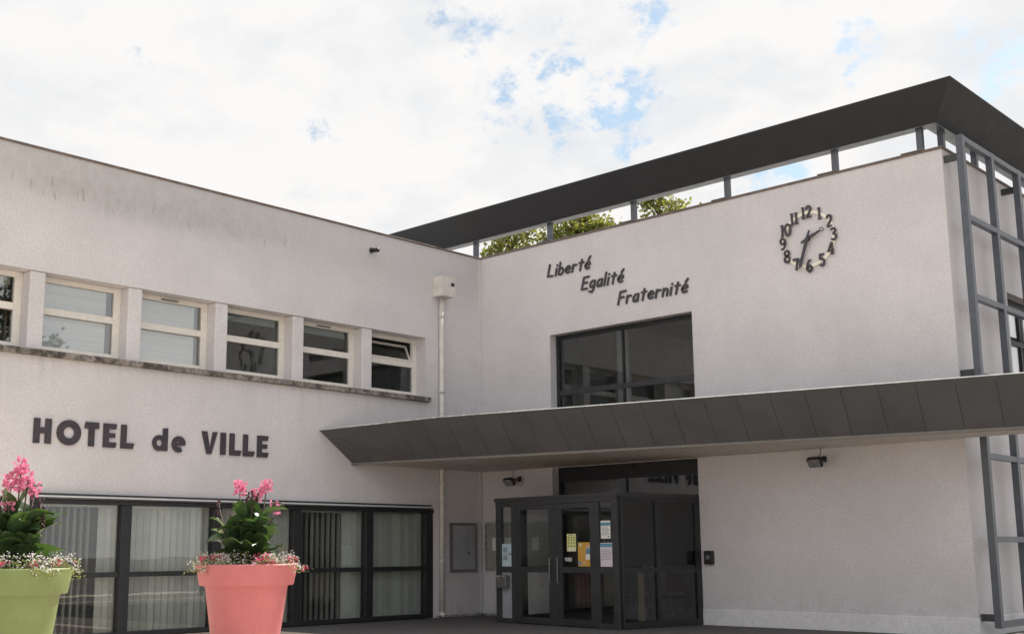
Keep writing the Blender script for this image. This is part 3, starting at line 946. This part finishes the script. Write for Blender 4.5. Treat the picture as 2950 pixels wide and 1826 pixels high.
# notice boards, intercom, floodlights
nb = thing('notice_board', (0, -.69, 1.0), 'grey metal notice board between drainpipe and inner corner', 'notice board')
MB().box(.001, .05, -1.125, -.245, 1.01, 2.15).build('case', 'metal_grey', nb, bevel=.01)
MB().box(.0505, .056, -1.06, -.31, 1.075, 2.085).build('door_panel', 'blue_grey', nb)
MB().box(.0565, .064, -.56, -.52, 1.42, 1.47).build('lock', 'black', nb)
MB().box(.0565, .058, -.62, -.54, 1.5, 1.95).build('sheet', 'ink_grey', nb)
nb = thing('notice_board', (1.1, 0, 1.0), 'pale notice board with aluminium frame behind the glass lobby', 'notice board')
f = MB().box(.13, .18, -.06, -.0185, 1.04, 2.16).box(2.10, 2.15, -.06, -.0185, 1.04, 2.16).box(.18, 2.10, -.06, -.0185, 2.11, 2.16).box(.18, 2.10, -.06, -.0185, 1.04, 1.09)
f.build('frame', 'alu', nb)
MB().box(.18, 2.10, -.035, -.0185, 1.09, 2.11).build('backing', 'board_back', nb)
for (x, z, wq, hq, mt) in ((.35, 1.5, .21, .3, 'paper_white'), (.75, 1.5, .21, .3, 'paper_white'), (1.15, 1.45, .3, .42, 'paper_white'), (1.6, 1.5, .21, .3, 'paper_pink')):
    MB().box(x, x+wq, -.037, -.0355, z, z+hq).build('sheet', mt, nb)
MB().box(1.2, 1.42, -.039, -.0375, 1.62, 1.78).build('red_print', 'ink_red', nb)
ic = thing('intercom', (6.33, 0, 1.2), 'black intercom box on the wall right of the entrance', 'intercom')
MB().box(6.235, 6.435, -.09, -.001, 1.195, 1.468).build('housing', 'black', ic, bevel=.015)
MB().box(6.29, 6.38, -.094, -.0905, 1.30, 1.38).build('button_plate', 'metal_grey', ic)


def flood(x, z, label):
    t = thing('floodlight', (x, -.15, z), label, 'floodlight', 'floodlights under the canopy')
    c, s_ = math.cos(.75), math.sin(.75)

    def mp(a, b, d):  # tilted head: a across, b up the face, d back from it
        return (x+a, -.40-b*.62+d*.78, z-.01+b*.78+d*.62)
    hd = MB()
    P = [(-.14, -.10), (.14, -.10), (.14, .10), (-.14, .10)]
    hd.add([mp(a, b, 0) for a, b in P]+[mp(a*.85, b*.8, .10) for a, b in P], [(0, 1, 2, 3), (4, 5, 6, 7), (0, 1, 5, 4), (1, 2, 6, 5), (2, 3, 7, 6), (3, 0, 4, 7)])
    h = hd.build('housing', 'black', t, bevel=.008)
    MB().add([mp(a*.82, b*.78, -.004) for a, b in P]+[mp(a*.82, b*.78, -.001) for a, b in P], [(0, 1, 2, 3), (4, 5, 6, 7), (0, 1, 5, 4), (1, 2, 6, 5), (2, 3, 7, 6), (3, 0, 4, 7)]).build('lens', 'alu', h)
    MB().box(x+.14, x+.22, -.46, -.38, z, z+.05).build('sensor', 'black', t, bevel=.01)
    MB().box(x-.02, x+.02, -.40, -.001, z+.075, z+.10).build('arm', 'black', t)
    MB().box(x-.05, x+.05, -.02, -.0012, z+.03, z+.14).build('wall_plate', 'black', t)
    MB().tube([(x+.08, -.40, z+.08), (x+.12, -.38, z+.16), (x+.09, -.30, z+.26), (x+.02, -.2, 3.36)], .007, 6).build('cable', 'black', t)


flood(1.22, 3.06, 'black floodlight on the wall left of the entrance opening')
flood(8.94, 3.08, 'black floodlight on the wide wall right of the entrance')


# ------------------------------------------------------------------ lettering
def smooth(pts, k=5):
    P = [Vector((*p, 0)) for p in pts]
    out = []
    for i in range(len(P)-1):
        p0, p1, p2, p3 = P[max(i-1, 0)], P[i], P[i+1], P[min(i+2, len(P)-1)]
        for j in range(k):
            t = j/k
            q = .5*((2*p1)+(p2-p0)*t+(2*p0-5*p1+4*p2-p3)*t*t+(3*p1-p0-3*p2+p3)*t**3)
            out.append((q.x, q.y))
    out.append(tuple(P[-1][:2]))
    return out


def ribbon(pts, wd, cap=True):
    """outline polygon of a stroke of width wd along an open polyline, as quads strip + caps"""
    P = [Vector(p) for p in pts]
    Lf, Rt = [], []
    for i, p in enumerate(P):
        d0 = (P[i]-P[i-1]).normalized() if i else (P[1]-P[0]).normalized()
        d1 = (P[i+1]-P[i]).normalized() if i < len(P)-1 else d0
        n0, n1 = Vector((-d0.y, d0.x)), Vector((-d1.y, d1.x))
        m = n0+n1
        m = m.normalized() if m.length > 1e-4 else n0
        k = min(1/max(.35, m.dot(n0)), 1.6)
        Lf.append(p+m*wd/2*k)
        Rt.append(p-m*wd/2*k)

    def capn(c, d, n=5):
        a0 = math.atan2(d.x, -d.y)
        return [c+Vector((math.cos(a0-math.pi*j/n), math.sin(a0-math.pi*j/n)))*wd/2 for j in range(1, n)]
    return Lf, Rt, (capn(P[-1], (P[-1]-P[-2]).normalized()), capn(P[0], (P[0]-P[1]).normalized())) if cap else None


def stroke(mb, pts, wd, f, d0, d1, cap=True):
    """raised stroke: f(u, v, depth)"""
    Lf, Rt, caps = ribbon(pts, wd, cap)
    n = len(Lf)
    vs, fs = [], []
    for d in (d0, d1):
        vs += [f(p.x, p.y, d) for p in Lf]+[f(p.x, p.y, d) for p in Rt]
    N = 2*n
    for i in range(n-1):
        fs += [(i, i+1, n+i+1, n+i), (N+i, N+n+i, N+n+i+1, N+i+1), (i, N+i, N+i+1, i+1), (n+i, n+i+1, N+n+i+1, N+n+i)]
    if not cap:
        fs += [(0, n, N+n, N), (n-1, N+n-1, N+2*n-1, 2*n-1)]
    mb.add(vs, fs)
    if cap:
        for (c, a, b) in ((caps[0], Lf[-1], Rt[-1]), (caps[1], Rt[0], Lf[0])):
            ring_ = [a]+c+[b]
            m = len(ring_)
            mb.add([f(p.x, p.y, d0) for p in ring_]+[f(p.x, p.y, d1) for p in ring_],
                   [tuple(range(m)), tuple(range(2*m-1, m-1, -1))]+[(i, i+1, m+i+1, m+i) for i in range(m-1)])


def poly(mb, pts, f, d0, d1):
    mb.extrude(pts, lambda u, v: f(u, v, d0), lambda u, v: f(u, v, d1))


def ringpoly(mb, c, ro, ri, f, d0, d1, sx=1.0, n=40):
    vs, fs = [], []
    for d in (d0, d1):
        for r in (ro, ri):
            rx = r if r == ri and sx != 1 else r
            vs += [f(c[0]+r*sx*math.cos(2*math.pi*k/n), c[1]+r*math.sin(2*math.pi*k/n), d) for k in range(n)]
    for k in range(n):
        q = (k+1) % n
        fs += [(k, q, n+q, n+k), (2*n+k, 3*n+k, 3*n+q, 2*n+q), (k, 2*n+k, 2*n+q, q), (n+k, n+q, 3*n+q, 3*n+k)]
    mb.add(vs, fs)


# --- HOTEL de VILLE on the wing
CAPH = .435
ZB_ = 3.392
sgn = thing('wall_lettering', (0, -8.84, ZB_), 'large dark raised letters reading HOTEL de VILLE on the wing', 'lettering')


def fat(ch, y0, wd):
    f = lambda u, v, d: (d, y0+u*wd, ZB_+v*CAPH)
    mb = MB()
    D0, D1 = .012, .034
    s = .115/wd                    # stem width in units of glyph width
    a = .115/CAPH                  # arm height
    R_ = lambda x0, x1, z0, z1, k=0: poly(mb, [(x0, z0), (x1, z0), (x1, z1), (x0, z1)], f, D0, D1+.0008*k)
    if ch == 'H':
        R_(0, s, 0, 1); R_(1-s, 1, 0, 1); R_(s, 1-s, .40, .40+a*.9, 1)
    elif ch == 'O':
        f2 = lambda u, v, d: (d, y0+u, ZB_+v)
        ringpoly(mb, (wd/2, CAPH/2), CAPH/2*1.03, CAPH/2*.46, f2, D0, D1, wd/CAPH/1.03)
    elif ch == 'T':
        poly(mb, [(0, 1-a), (1, 1-a), (1, 1), (.06, 1)], f, D0, D1); R_(.5-s/2, .5+s/2, 0, 1-a, 1)
    elif ch == 'E':
        R_(0, s, 0, 1)
        poly(mb, [(s, 0), (.92, 0), (1, a*.85), (s, a*.85)], f, D0, D1+.001)
        poly(mb, [(s, .41), (.88, .41), (.88, .41+a*.75), (s, .41+a*.75)], f, D0, D1+.001)
        poly(mb, [(s, 1-a*.85), (.92, 1-a*.85), (.98, 1), (s, 1)], f, D0, D1+.001)
    elif ch == 'L':
        R_(0, s, 0, 1)
        poly(mb, [(s, 0), (.90, 0), (1, a*.9), (s, a*.9)], f, D0, D1+.001)
    elif ch == 'I':
        R_(0, 1, 0, 1)
    elif ch == 'V':
        poly(mb, [(0, 1), (s*1.08, 1), (.5+s*.12, .22), (.5+s*.40, 0), (.5-s*.50, 0)], f, D0, D1)
        poly(mb, [(1-s*.9, 1), (1, 1), (.5+s*.42, 0), (.5+s*.10, .20)], f, D0, D1+.001)
    elif ch == 'd':
        f2 = lambda u, v, d: (d, y0+u, ZB_+v)
        ringpoly(mb, (wd*.45, CAPH*.335), CAPH*.345, CAPH*.14, f2, D0, D1, wd*.45/(CAPH*.345))
        poly(mb, [(wd-.105, 0), (wd, 0), (wd, CAPH*1.0), (wd-.105, CAPH*.98)], f2, D0, D1+.001)
    elif ch == 'e':
        f2 = lambda u, v, d: (d, y0+u, ZB_+v)
        pts = []
        for k in range(22):
            t = R(0+k*305/21)
            pts.append((wd/2+wd*.335*math.cos(t), CAPH*.335+CAPH*.245*math.sin(t)))
        stroke(mb, pts, .098, f2, D0, D1, cap=False)
        poly(mb, [(wd*.30, CAPH*.27), (wd*.96, CAPH*.30), (wd*.96, CAPH*.42), (wd*.30, CAPH*.40)], f2, D0, D1+.001)
    mb.build('letter', 'letter', sgn)


for ch, a, b in (('H', -11.335, -11.01), ('O', -10.91, -10.452), ('T', -10.39, -10.108), ('E', -10.02, -9.75), ('L', -9.668, -9.39),
                 ('d', -9.015, -8.69), ('e', -8.60, -8.295), ('V', -7.945, -7.585), ('I', -7.51, -7.385), ('L', -7.297, -7.015), ('L', -6.975, -6.695), ('E', -6.635, -6.355)):
    fat(ch, a, b-a)

# --- the motto, in hand-written slanted strokes
G = {
    'L': (.52, [[(.02, 1), (.0, .05), (.5, .03)]]),
    'i': (.08, [[(.04, .56), (.04, 0)], [(.05, .80), (.05, .83)]]),
    'b': (.46, [[(.02, 1), (.02, .02)], 's', [(.03, .10), (.22, .0), (.42, .14), (.42, .38), (.26, .54), (.04, .44)]]),
    'e': (.44, ['s', [(.04, .27), (.40, .33), (.40, .47), (.22, .57), (.05, .42), (.02, .20), (.18, .02), (.43, .07)]]),
    'r': (.36, [[(.02, .57), (.02, 0)], 's', [(.02, .36), (.15, .53), (.35, .52)]]),
    't': (.42, [[(.22, .84), (.20, .0)], [(.02, .60), (.42, .62)]]),
    'x': (.44, ['s', [(.04, .27), (.40, .33), (.40, .47), (.22, .57), (.05, .42), (.02, .20), (.18, .02), (.43, .07)], [(.22, .74), (.36, .98)]]),
    'E': (.54, [[(.54, .98), (.06, .95), (.02, .03), (.54, .03)], [(.03, .50), (.46, .52)]]),
    'g': (.46, ['s', [(.42, .50), (.20, .56), (.03, .38), (.04, .14), (.20, .06), (.38, .20)], 's', [(.43, .56), (.43, .20), (.40, -.16), (.24, -.32), (.03, -.24)]]),
    'a': (.44, ['s', [(.40, .50), (.18, .55), (.02, .32), (.05, .07), (.20, .02), (.38, .20)], [(.42, .56), (.43, .0)]]),
    'l': (.06, [[(.03, 1), (.03, 0)]]),
    'F': (.52, [[(.54, .98), (.05, .95), (.02, 0)], [(.03, .50), (.44, .53)]]),
    'n': (.42, [[(.02, .57), (.02, 0)], 's', [(.02, .34), (.18, .53), (.36, .48), (.40, .28), (.40, 0)]]),
}


def motto(text, x0, x1, zb, label, cap=.285):
    t = thing('motto_word', ((x0+x1)/2, 0, zb), label, 'lettering', 'words of the motto')
    total = sum(G[c][0] for c in text)+.24*(len(text)-1)+.30
    sx = (x1-x0)/(total*cap)
    u = 0
    for c in text:
        wd, strokes = G[c]
        mb = MB()
        k = 0
        sm = False
        for s_ in strokes:
            if s_ == 's':
                sm = True
                continue
            P = smooth(s_) if sm else s_
            sm = False
            P = [((u+a)*sx+b*.24, b) for a, b in P]
            stroke(mb, P, .165, lambda p, q, d: (x0+p*cap, -d, zb+q*cap), .006, .03+.0009*k)
            k += 1
        mb.build('letter', 'letter_blue', t)
        u += wd+.24
    return t


motto('Libertx', 2.20, 3.53, 7.838, 'dark slanted raised letters reading Liberté, topmost word of the motto')
motto('Egalitx', 3.20, 4.45, 7.372, 'dark slanted raised letters reading Egalité, middle word of the motto')
motto('Fraternitx', 4.22, 6.12, 6.872, 'dark slanted raised letters reading Fraternité, lowest word of the motto')

# --- TIRER on the door glass
tw = thing('door_lettering', (*onfront(2.2, 0), 1.28), 'small white letters reading TIRER on the door glass', 'lettering')
CAPS = {'T': [[(0, 1), (.7, 1)], [(.35, .93), (.35, 0)]], 'I': [[(.1, 1), (.1, 0)]],
        'R': [[(.05, 0), (.05, 1), (.5, 1), (.6, .75), (.5, .5), (.12, .5)], [(.3, .48), (.62, 0)]],
        'E': [[(.62, 1), (.05, 1), (.05, 0), (.62, 0)], [(.12, .52), (.5, .52)]]}
for i, ch in enumerate('TIRER'):
    mb = MB()
    ux = 2.10+.047*i-(.018 if i > 1 else 0)
    for k, P in enumerate(CAPS[ch]):
        stroke(mb, P, .2, lambda p, q, d: (*onfront(ux+p*.052, -d), 1.278+q*.066), .0015, .0035+.0004*k, cap=False)
    mb.build('letter', 'paper_white', tw)

# --- wall clock
ck = thing('wall_clock', (8.885, 0, 7.475), 'frameless wall clock with dark numerals on a pale ring', 'clock')
CX, CZ = 8.885, 7.472
fc = lambda x, z, d: (CX+x, -d, CZ+z)
mb = MB()
ringpoly(mb, (0, 0), .572, .508, fc, .012, .032, n=72)
mb.build('dial_ring', 'clock_ring', ck)
DG = {
    '0': ['s', [(.25, 1), (.05, .80), (.02, .5), (.05, .2), (.25, 0), (.45, .2), (.48, .5), (.45, .80), (.25, 1)]],
    '1': [[(.0, .92), (.15, .96)], [(.15, 1), (.15, 0)], [(.0, .03), (.30, .03)]],
    '2': ['s', [(.03, .74), (.12, .95), (.30, .98), (.42, .80), (.34, .52), (.05, .06)], [(.03, .05), (.48, .08)]],
    '3': ['s', [(.05, .82), (.18, .97), (.36, .93), (.40, .72), (.18, .55)], 's', [(.18, .53), (.42, .42), (.43, .16), (.24, .02), (.04, .12)]],
    '4': [[(.34, 1), (.02, .30), (.50, .30)], [(.36, .98), (.36, 0)], [(.22, .02), (.50, .02)]],
    '5': [[(.44, .96), (.10, .96), (.07, .55)], 's', [(.08, .55), (.28, .60), (.44, .40), (.40, .12), (.22, .02), (.03, .12)]],
    '6': ['s', [(.42, .92), (.22, .92), (.07, .60), (.04, .25), (.22, .02), (.42, .14), (.43, .40), (.26, .52), (.07, .34)]],
    '7': [[(.02, .84), (.02, .95), (.46, .95)], 's', [(.46, .95), (.28, .50), (.22, .0)]],
    '8': ['s', [(.25, .54), (.07, .68), (.08, .90), (.25, .98), (.42, .90), (.43, .68), (.25, .54), (.03, .36), (.06, .10), (.25, .01), (.44, .10), (.46, .36), (.25, .54)]],
    '9': ['s', [(.06, .08), (.26, .06), (.42, .38), (.44, .74), (.25, .98), (.06, .86), (.05, .60), (.22, .48), (.40, .62)]],
}
NH = .235
for h in range(1, 13):
    an = R(90-30*h)
    txt = str(h)
    wid = sum((.30 if c == '1' else .50) for c in txt)+.10*(len(txt)-1)
    mb = MB()
    u = -wid/2
    k = 0
    for c in txt:
        sm = False
        for s_ in DG[c]:
            if s_ == 's':
                sm = True
                continue
            P = smooth(s_) if sm else s_
            sm = False
            P = [(.54*math.cos(an)+(u+a)*NH, .54*math.sin(an)+(b-.5)*NH) for a, b in P]
            thin = len(P) == 2 and abs(P[0][1]-P[1][1]) < .02
            stroke(mb, P, .032 if thin else .043, fc, .034, .050+.0008*k, cap=False)
            k += 1
        u += (.30 if c == '1' else .50)+.10
    mb.build('numeral', 'letter', ck)


def hand(dx, dz, tail, w0, w1, d, name, disc=None):
    v = Vector((dx, dz))
    L = v.length
    u = v/L
    n = Vector((-u.y, u.x))
    mb = MB()
    P = [-u*tail-n*w0*.5, -u*tail+n*w0*.5, u*0+n*w0, u*(L*.88)+n*w1, u*L, u*(L*.88)-n*w1, u*0-n*w0]
    poly(mb, [tuple(p) for p in P], fc, d, d+.012)
    o = mb.build(name, 'letter_blue', ck)
    if disc:
        m2 = MB()
        ringpoly(m2, tuple(u*disc), .045, .032, fc, d-.002, d+.0145, n=24)
        m2.build('hand_ring', 'letter_blue', o)


hand(-.195, -.575, .17, .032, .034, .075, 'minute_hand')
hand(.285, .123, .155, .036, .022, .060, 'hour_hand', .335)
MB().tube([fc(0, 0, .004), fc(0, 0, .095)], .035, 16).build('hub', 'letter_blue', ck)


# ------------------------------------------------------------------ planters
def planter(cx, cy, mat, label, seed):
    t = thing('planter', (cx, cy, 0), label, 'planter')
    RT, HT_ = .675, 1.345
    body = [(.40, .0), (.405, .02), (.545, 1.04), (.575, 1.075)]
    n = 72
    MB().lathe(body, (cx, cy, .004), n, cap=True).build('body', mat, t, smooth=True)
    rim = [(.562, 1.075), (.618, 1.068), (.626, 1.08), (RT-.006, HT_-.03), (RT, HT_-.012), (RT-.010, HT_), (RT-.05, HT_), (RT-.06, HT_-.02), (.56, 1.12)]
    o = MB().lathe(rim, (cx, cy, 0), n).build('rim', mat, t, smooth=True)
    sd = MB()
    sd.lathe([(.001, HT_-.05), (.3, HT_-.045), (RT-.065, HT_-.06), (RT-.08, HT_-.12)], (cx, cy, 0), 40)
    sd.build('soil', 'soil', t, smooth=True)
    for ob in t.children:
        if ob.name.startswith(('body', 'rim')):
            md = ob.modifiers.new('edge', 'EDGE_SPLIT')
            md.split_angle = R(35)
    return t


def leaf_mesh(mb, base, az, el, L, wd, droop, fold, twist, nseg=9):
    """a canna leaf: pointed blade with raised sides, arching over"""
    pos = Vector(base)
    rows = []
    e = el
    for i in range(nseg+1):
        t = i/nseg
        d = Vector((math.cos(az)*math.cos(e), math.sin(az)*math.cos(e), math.sin(e)))
        side = Vector((-math.sin(az), math.cos(az), 0))
        upv = side.cross(d)*-1
        if upv.z < 0:
            upv = -upv
        side = (side*math.cos(twist)+upv*math.sin(twist)).normalized()
        hw = wd*(math.sin(math.pi*min(1, t*.93+.02)**.80))**.85*.5
        if i == nseg:
            hw = .002
        wv = math.sin(t*7+az*3)*.018
        rows.append([pos+side*hw+upv*(hw*fold+wv), pos+side*hw*.5+upv*(hw*fold*.28), pos, pos-side*hw*.5+upv*(hw*fold*.28), pos-side*hw+upv*(hw*fold-wv)])
        pos = pos+d*(L/nseg)
        e -= droop/nseg*(.4+1.2*t)
    mb.loft(rows, closed=False, cap=False)


def canna(cx, cy, zs, label, heads, seed, low=.05):
    rnd = random.Random(seed)
    t = thing('canna_plant', (cx, cy, zs), label, 'flowering plant')
    rv = Vector((math.cos(YAW+R(11)), math.sin(YAW+R(11)), 0))     # roughly across the picture, for the spread of stems
    bv = Vector((-rv.y, rv.x, 0))
    stalks = []
    for (off, depth, h, kind) in heads:
        b0 = Vector((cx, cy, zs))+rv*(off*.45)+bv*(depth*.6)
        tp = Vector((cx, cy, zs+h))+rv*off+bv*depth
        mid = (b0+tp)/2+rv*off*.05
        MB().tube([b0, mid, tp], .013, 7, .008).build('stem', 'stem', t, smooth=True)
        stalks.append((b0, mid, tp, h, kind))
        if kind == 'flower' or kind == 'small':
            mb = MB()
            nf = 40 if kind == 'flower' else 20
            rr = .074 if kind == 'flower' else .066
            for q in range(nf):
                a, e = rnd.uniform(0, 6.28), rnd.uniform(-.9, 1.3)
                r0 = rnd.uniform(.01, .05)
                c = tp+Vector((math.cos(a)*r0, math.sin(a)*r0, rnd.uniform(-.09, .06)))
                d = Vector((math.cos(a)*math.cos(e), math.sin(a)*math.cos(e), math.sin(e)*1.1))
                sd = d.cross(Vector((rnd.uniform(-1, 1), rnd.uniform(-1, 1), 1))).normalized()
                nn = d.cross(sd)
                l = rr*rnd.uniform(.65, 1.1)
                wv = l*rnd.uniform(.28, .45)
                mb.add([c, c+d*l*.45+sd*wv, c+d*l*.5+nn*.012, c+d*l*.45-sd*wv, c+d*l*.9+sd*wv*.8-nn*.022, c+d*l+nn*.004, c+d*l*.9-sd*wv*.8-nn*.022],
                       [(0, 1, 2), (0, 2, 3), (1, 4, 5, 2), (2, 5, 6, 3)])
            mb.build('flower', 'petal', t, fix=False)
        else:
            mb = MB()
            for q in range(16):
                a = rnd.uniform(0, 6.28)
                c = tp+Vector((math.cos(a)*.022, math.sin(a)*.022, -.22*q/16+.04))
                r_ = rnd.uniform(.010, .017)
                mb.lathe([(.001, -r_*1.2), (r_, 0), (.7*r_, r_), (.001, r_*1.7)], c, 6)
            mb.build('seed_head', 'seedpod', t, smooth=True)
    # leaves, spiralling up each stem
    for (b0, mid, tp, h, kind) in stalks:
        nl = 6 if h > .8 else 5
        a0 = rnd.uniform(0, 6.28)
        for q in range(nl):
            f = .05+.62*q/nl+rnd.uniform(-.03, .03)
            p = b0+(tp-b0)*f
            az = a0+q*2.4+rnd.uniform(-.3, .3)
            el = R(rnd.uniform(25, 78))
            L = rnd.uniform(.42, .62)*(1-.32*f)
            mb = MB()
            leaf_mesh(mb, p, az, el, L, L*rnd.uniform(.40, .52), rnd.uniform(.7, 1.7), rnd.uniform(.15, .5), rnd.uniform(-.4, .4))
            mb.build('leaf', 'canna_leaf', t, smooth=True, fix=False)
    return t


def bedding(cx, cy, zs, rad, label, seed, pink_side):
    rnd = random.Random(seed)
    t = thing('bedding_flowers', (cx, cy, zs), label, 'flowers')
    lf, wh, pk = MB(), MB(), MB()

    def disc(mb, c, r, n=5):
        nv = Vector((rnd.uniform(-1, 1), rnd.uniform(-1, 1), rnd.uniform(.1, 1))).normalized()
        a = nv.cross(Vector((.3, .5, .1))).normalized()
        b = nv.cross(a)
        mb.add([c+nv*r*.35]+[c+(a*math.cos(2*math.pi*k/n)+b*math.sin(2*math.pi*k/n))*r for k in range(n)], [(0, 1+k, 1+(k+1) % n) for k in range(n)])
    tufts = []
    for q in range(125):
        a = rnd.uniform(0, 6.28)
        r = rad*math.sqrt(rnd.uniform(.25, 1.12))
        tufts.append((a, r))
    for q in range(22):
        tufts.append((rnd.choice((rnd.uniform(-.2, 1.7), rnd.uniform(3.0, 4.8))), rad*rnd.uniform(1.08, 1.28)))
    for a, r in tufts:
        over = max(0, r-rad*.98)
        base = Vector((cx+r*math.cos(a), cy+r*math.sin(a), zs+.02-over*.55))
        hh = rnd.uniform(.03, .18)
        for k in range(16):
            c = base+Vector((rnd.gauss(0, .035), rnd.gauss(0, .035), rnd.uniform(-.02, hh)))
            d = Vector((rnd.uniform(-1, 1), rnd.uniform(-1, 1), rnd.uniform(-.2, 1))).normalized()
            s_ = d.cross(Vector((rnd.uniform(-1, 1), rnd.uniform(-1, 1), .3))).normalized()
            l = rnd.uniform(.02, .045)
            lf.add([c, c+d*l*.5+s_*l*.25, c+d*l, c+d*l*.5-s_*l*.25], [(0, 1, 2, 3)])
        pinkish = rnd.random() < (.30 if math.cos(a-pink_side) > .2 else .10)
        for k in range(rnd.randint(3, 19)):
            c = base+Vector((rnd.gauss(0, .032), rnd.gauss(0, .032), hh+rnd.gauss(-.01, .022)))
            disc(pk if pinkish else wh, c, rnd.uniform(.007, .013) if not pinkish else rnd.uniform(.012, .02))
    tag(lf.build('foliage', 'bedding_leaf', t, fix=False), kind='stuff')
    tag(wh.build('white_blossoms', 'blossom_white', t, fix=False), kind='stuff')
    tag(pk.build('pink_blossoms', 'blossom_pink', t, fix=False), kind='stuff')


RP = (6.193, -11.18)
GP = (6.745, -14.723)
planter(*RP, 'pot_coral', 'big coral red planter in front of the dark glazing', 1)
planter(*GP, 'pot_green', 'big lime green planter cut by the left picture edge', 2)
canna(*RP, 1.30, 'pink canna with broad leaves growing in the coral planter',
      [(-.125, .0, 1.06, 'flower'), (.13, .04, 1.01, 'flower'), (.235, -.05, 1.09, 'flower'), (.34, .05, .80, 'small'), (-.02, .06, .97, 'pod'),
       (.05, -.02, .98, 'pod'), (.09, .1, .94, 'pod'), (-.40, .0, .86, 'pod'), (-.26, .1, .66, 'pod')], 11)
canna(*GP, 1.30, 'tall pink canna with broad leaves growing in the green planter',
      [(.065, .0, 1.14, 'flower'), (-.04, .05, .98, 'flower'), (.15, -.04, .99, 'flower'), (-.03, -.06, .78, 'small'), (.22, .0, .90, 'small'), (-.14, .02, .80, 'pod'),
       (.29, .04, .76, 'pod'), (.32, -.03, .66, 'pod')], 23)
bedding(*RP, 1.30, .60, 'low white and pink bedding flowers spilling over the coral planter', 5, .8)
bedding(*GP, 1.30, .60, 'low white and pink bedding flowers spilling over the green planter', 6, 3.6)

# leaf litter along the foot of the walls
lm = MB()
rnd = random.Random(3)
for q in range(900):
    k = rnd.random()
    if k < .45:
        p = Vector((rnd.uniform(.02, 2.1), -abs(rnd.gauss(0, .10))-.03, 0))
    elif k < .85:
        p = Vector((abs(rnd.gauss(0, .10))+.03, rnd.uniform(-1.65, -.02), 0))
    else:
        p = Vector((rnd.uniform(.1, 6), -rnd.uniform(.2, 5.5), 0))
    p.z = .006+rnd.uniform(0, .05)*(k < .85)
    a = rnd.uniform(0, 6.28)
    l = rnd.uniform(.015, .05)
    d = Vector((math.cos(a), math.sin(a), rnd.uniform(-.2, .5)))
    s_ = Vector((-math.sin(a), math.cos(a), rnd.uniform(-.3, .3)))
    lm.add([p, p+d*l*.5+s_*l*.3, p+d*l, p+d*l*.5-s_*l*.3], [(0, 1, 2, 3)])
tag(lm.build('leaf_litter', 'debris', fix=False), 'dead leaves blown against the wall foot', 'leaves', kind='stuff')


# ------------------------------------------------------------------ trees
def tree(x, y, h, rx, label, seed, group, leaf='tree_leaf', nclump=46, per=105, lsz=.22, crown0=.35, rz=None):
    rnd = random.Random(seed)
    t = thing('broadleaf_tree', (x, y, 0), label, 'tree', group)
    tr_ = MB()
    tr_.tube([(x, y, 0), (x+.1, y, h*.3), (x-.05, y+.1, h*.6), (x+.1, y, h*.92)], .24, 9, .04)
    cz = h*(crown0+1)/2
    rz = rz or h*(1-crown0)/2
    cl = MB()
    for q in range(nclump):
        while True:
            v = Vector((rnd.uniform(-1, 1), rnd.uniform(-1, 1), rnd.uniform(-1, 1)))
            if .3 < v.length < 1.02:
                break
        c = Vector((x+v.x*rx, y+v.y*rx, min(cz+v.z*rz*.93, h-.75+rnd.uniform(-.3, .1))))
        st = Vector((x, y, max(h*.25, c.z-rx*.7)))
        tr_.tube([st, (st+c)/2+Vector((0, 0, .15)), c], .05, 5, .012)
        cr = rnd.uniform(.55, 1.05)
        for k in range(per):
            d = Vector((rnd.gauss(0, 1), rnd.gauss(0, 1), rnd.gauss(0, .75)))
            p = c+d*cr*.42
            p.z = min(p.z, h-.25-rnd.random()*.3)
            u = Vector((rnd.uniform(-1, 1), rnd.uniform(-1, 1), rnd.uniform(-.8, .6))).normalized()
            s_ = u.cross(Vector((rnd.uniform(-1, 1), rnd.uniform(-1, 1), rnd.uniform(-1, 1)))).normalized()
            l = lsz*rnd.uniform(.6, 1.25)
            cl.add([p, p+u*l*.5+s_*l*.36, p+u*l, p+u*l*.5-s_*l*.36], [(0, 1, 2, 3)])
    tr_.build('trunk', 'bark', t, smooth=True)
    cl.build('crown', leaf, t, fix=False)


tree(-16.1, 19.1, 17.3, 1.2, 'slim green tree showing below the roof ring, leftmost of three', 31, 'trees behind the building', nclump=46, rz=3.6, crown0=.58)
tree(-13.9, 21.2, 18.25, 1.75, 'broad green tree showing below the roof ring, middle of three', 32, 'trees behind the building', nclump=80, rz=3.6, crown0=.61)
tree(-10.9, 23.8, 18.9, 1.15, 'green tree tip showing below the roof ring, rightmost of three', 33, 'trees behind the building', nclump=34, rz=3.4, crown0=.64)
# trees on the right, seen only in the window reflections
tree(34, 3.4, 16, 2.6, 'dark tree standing off to the right beyond the forecourt', 41, 'trees beside the forecourt', 'conifer_leaf', 40, 150, .3, .12)
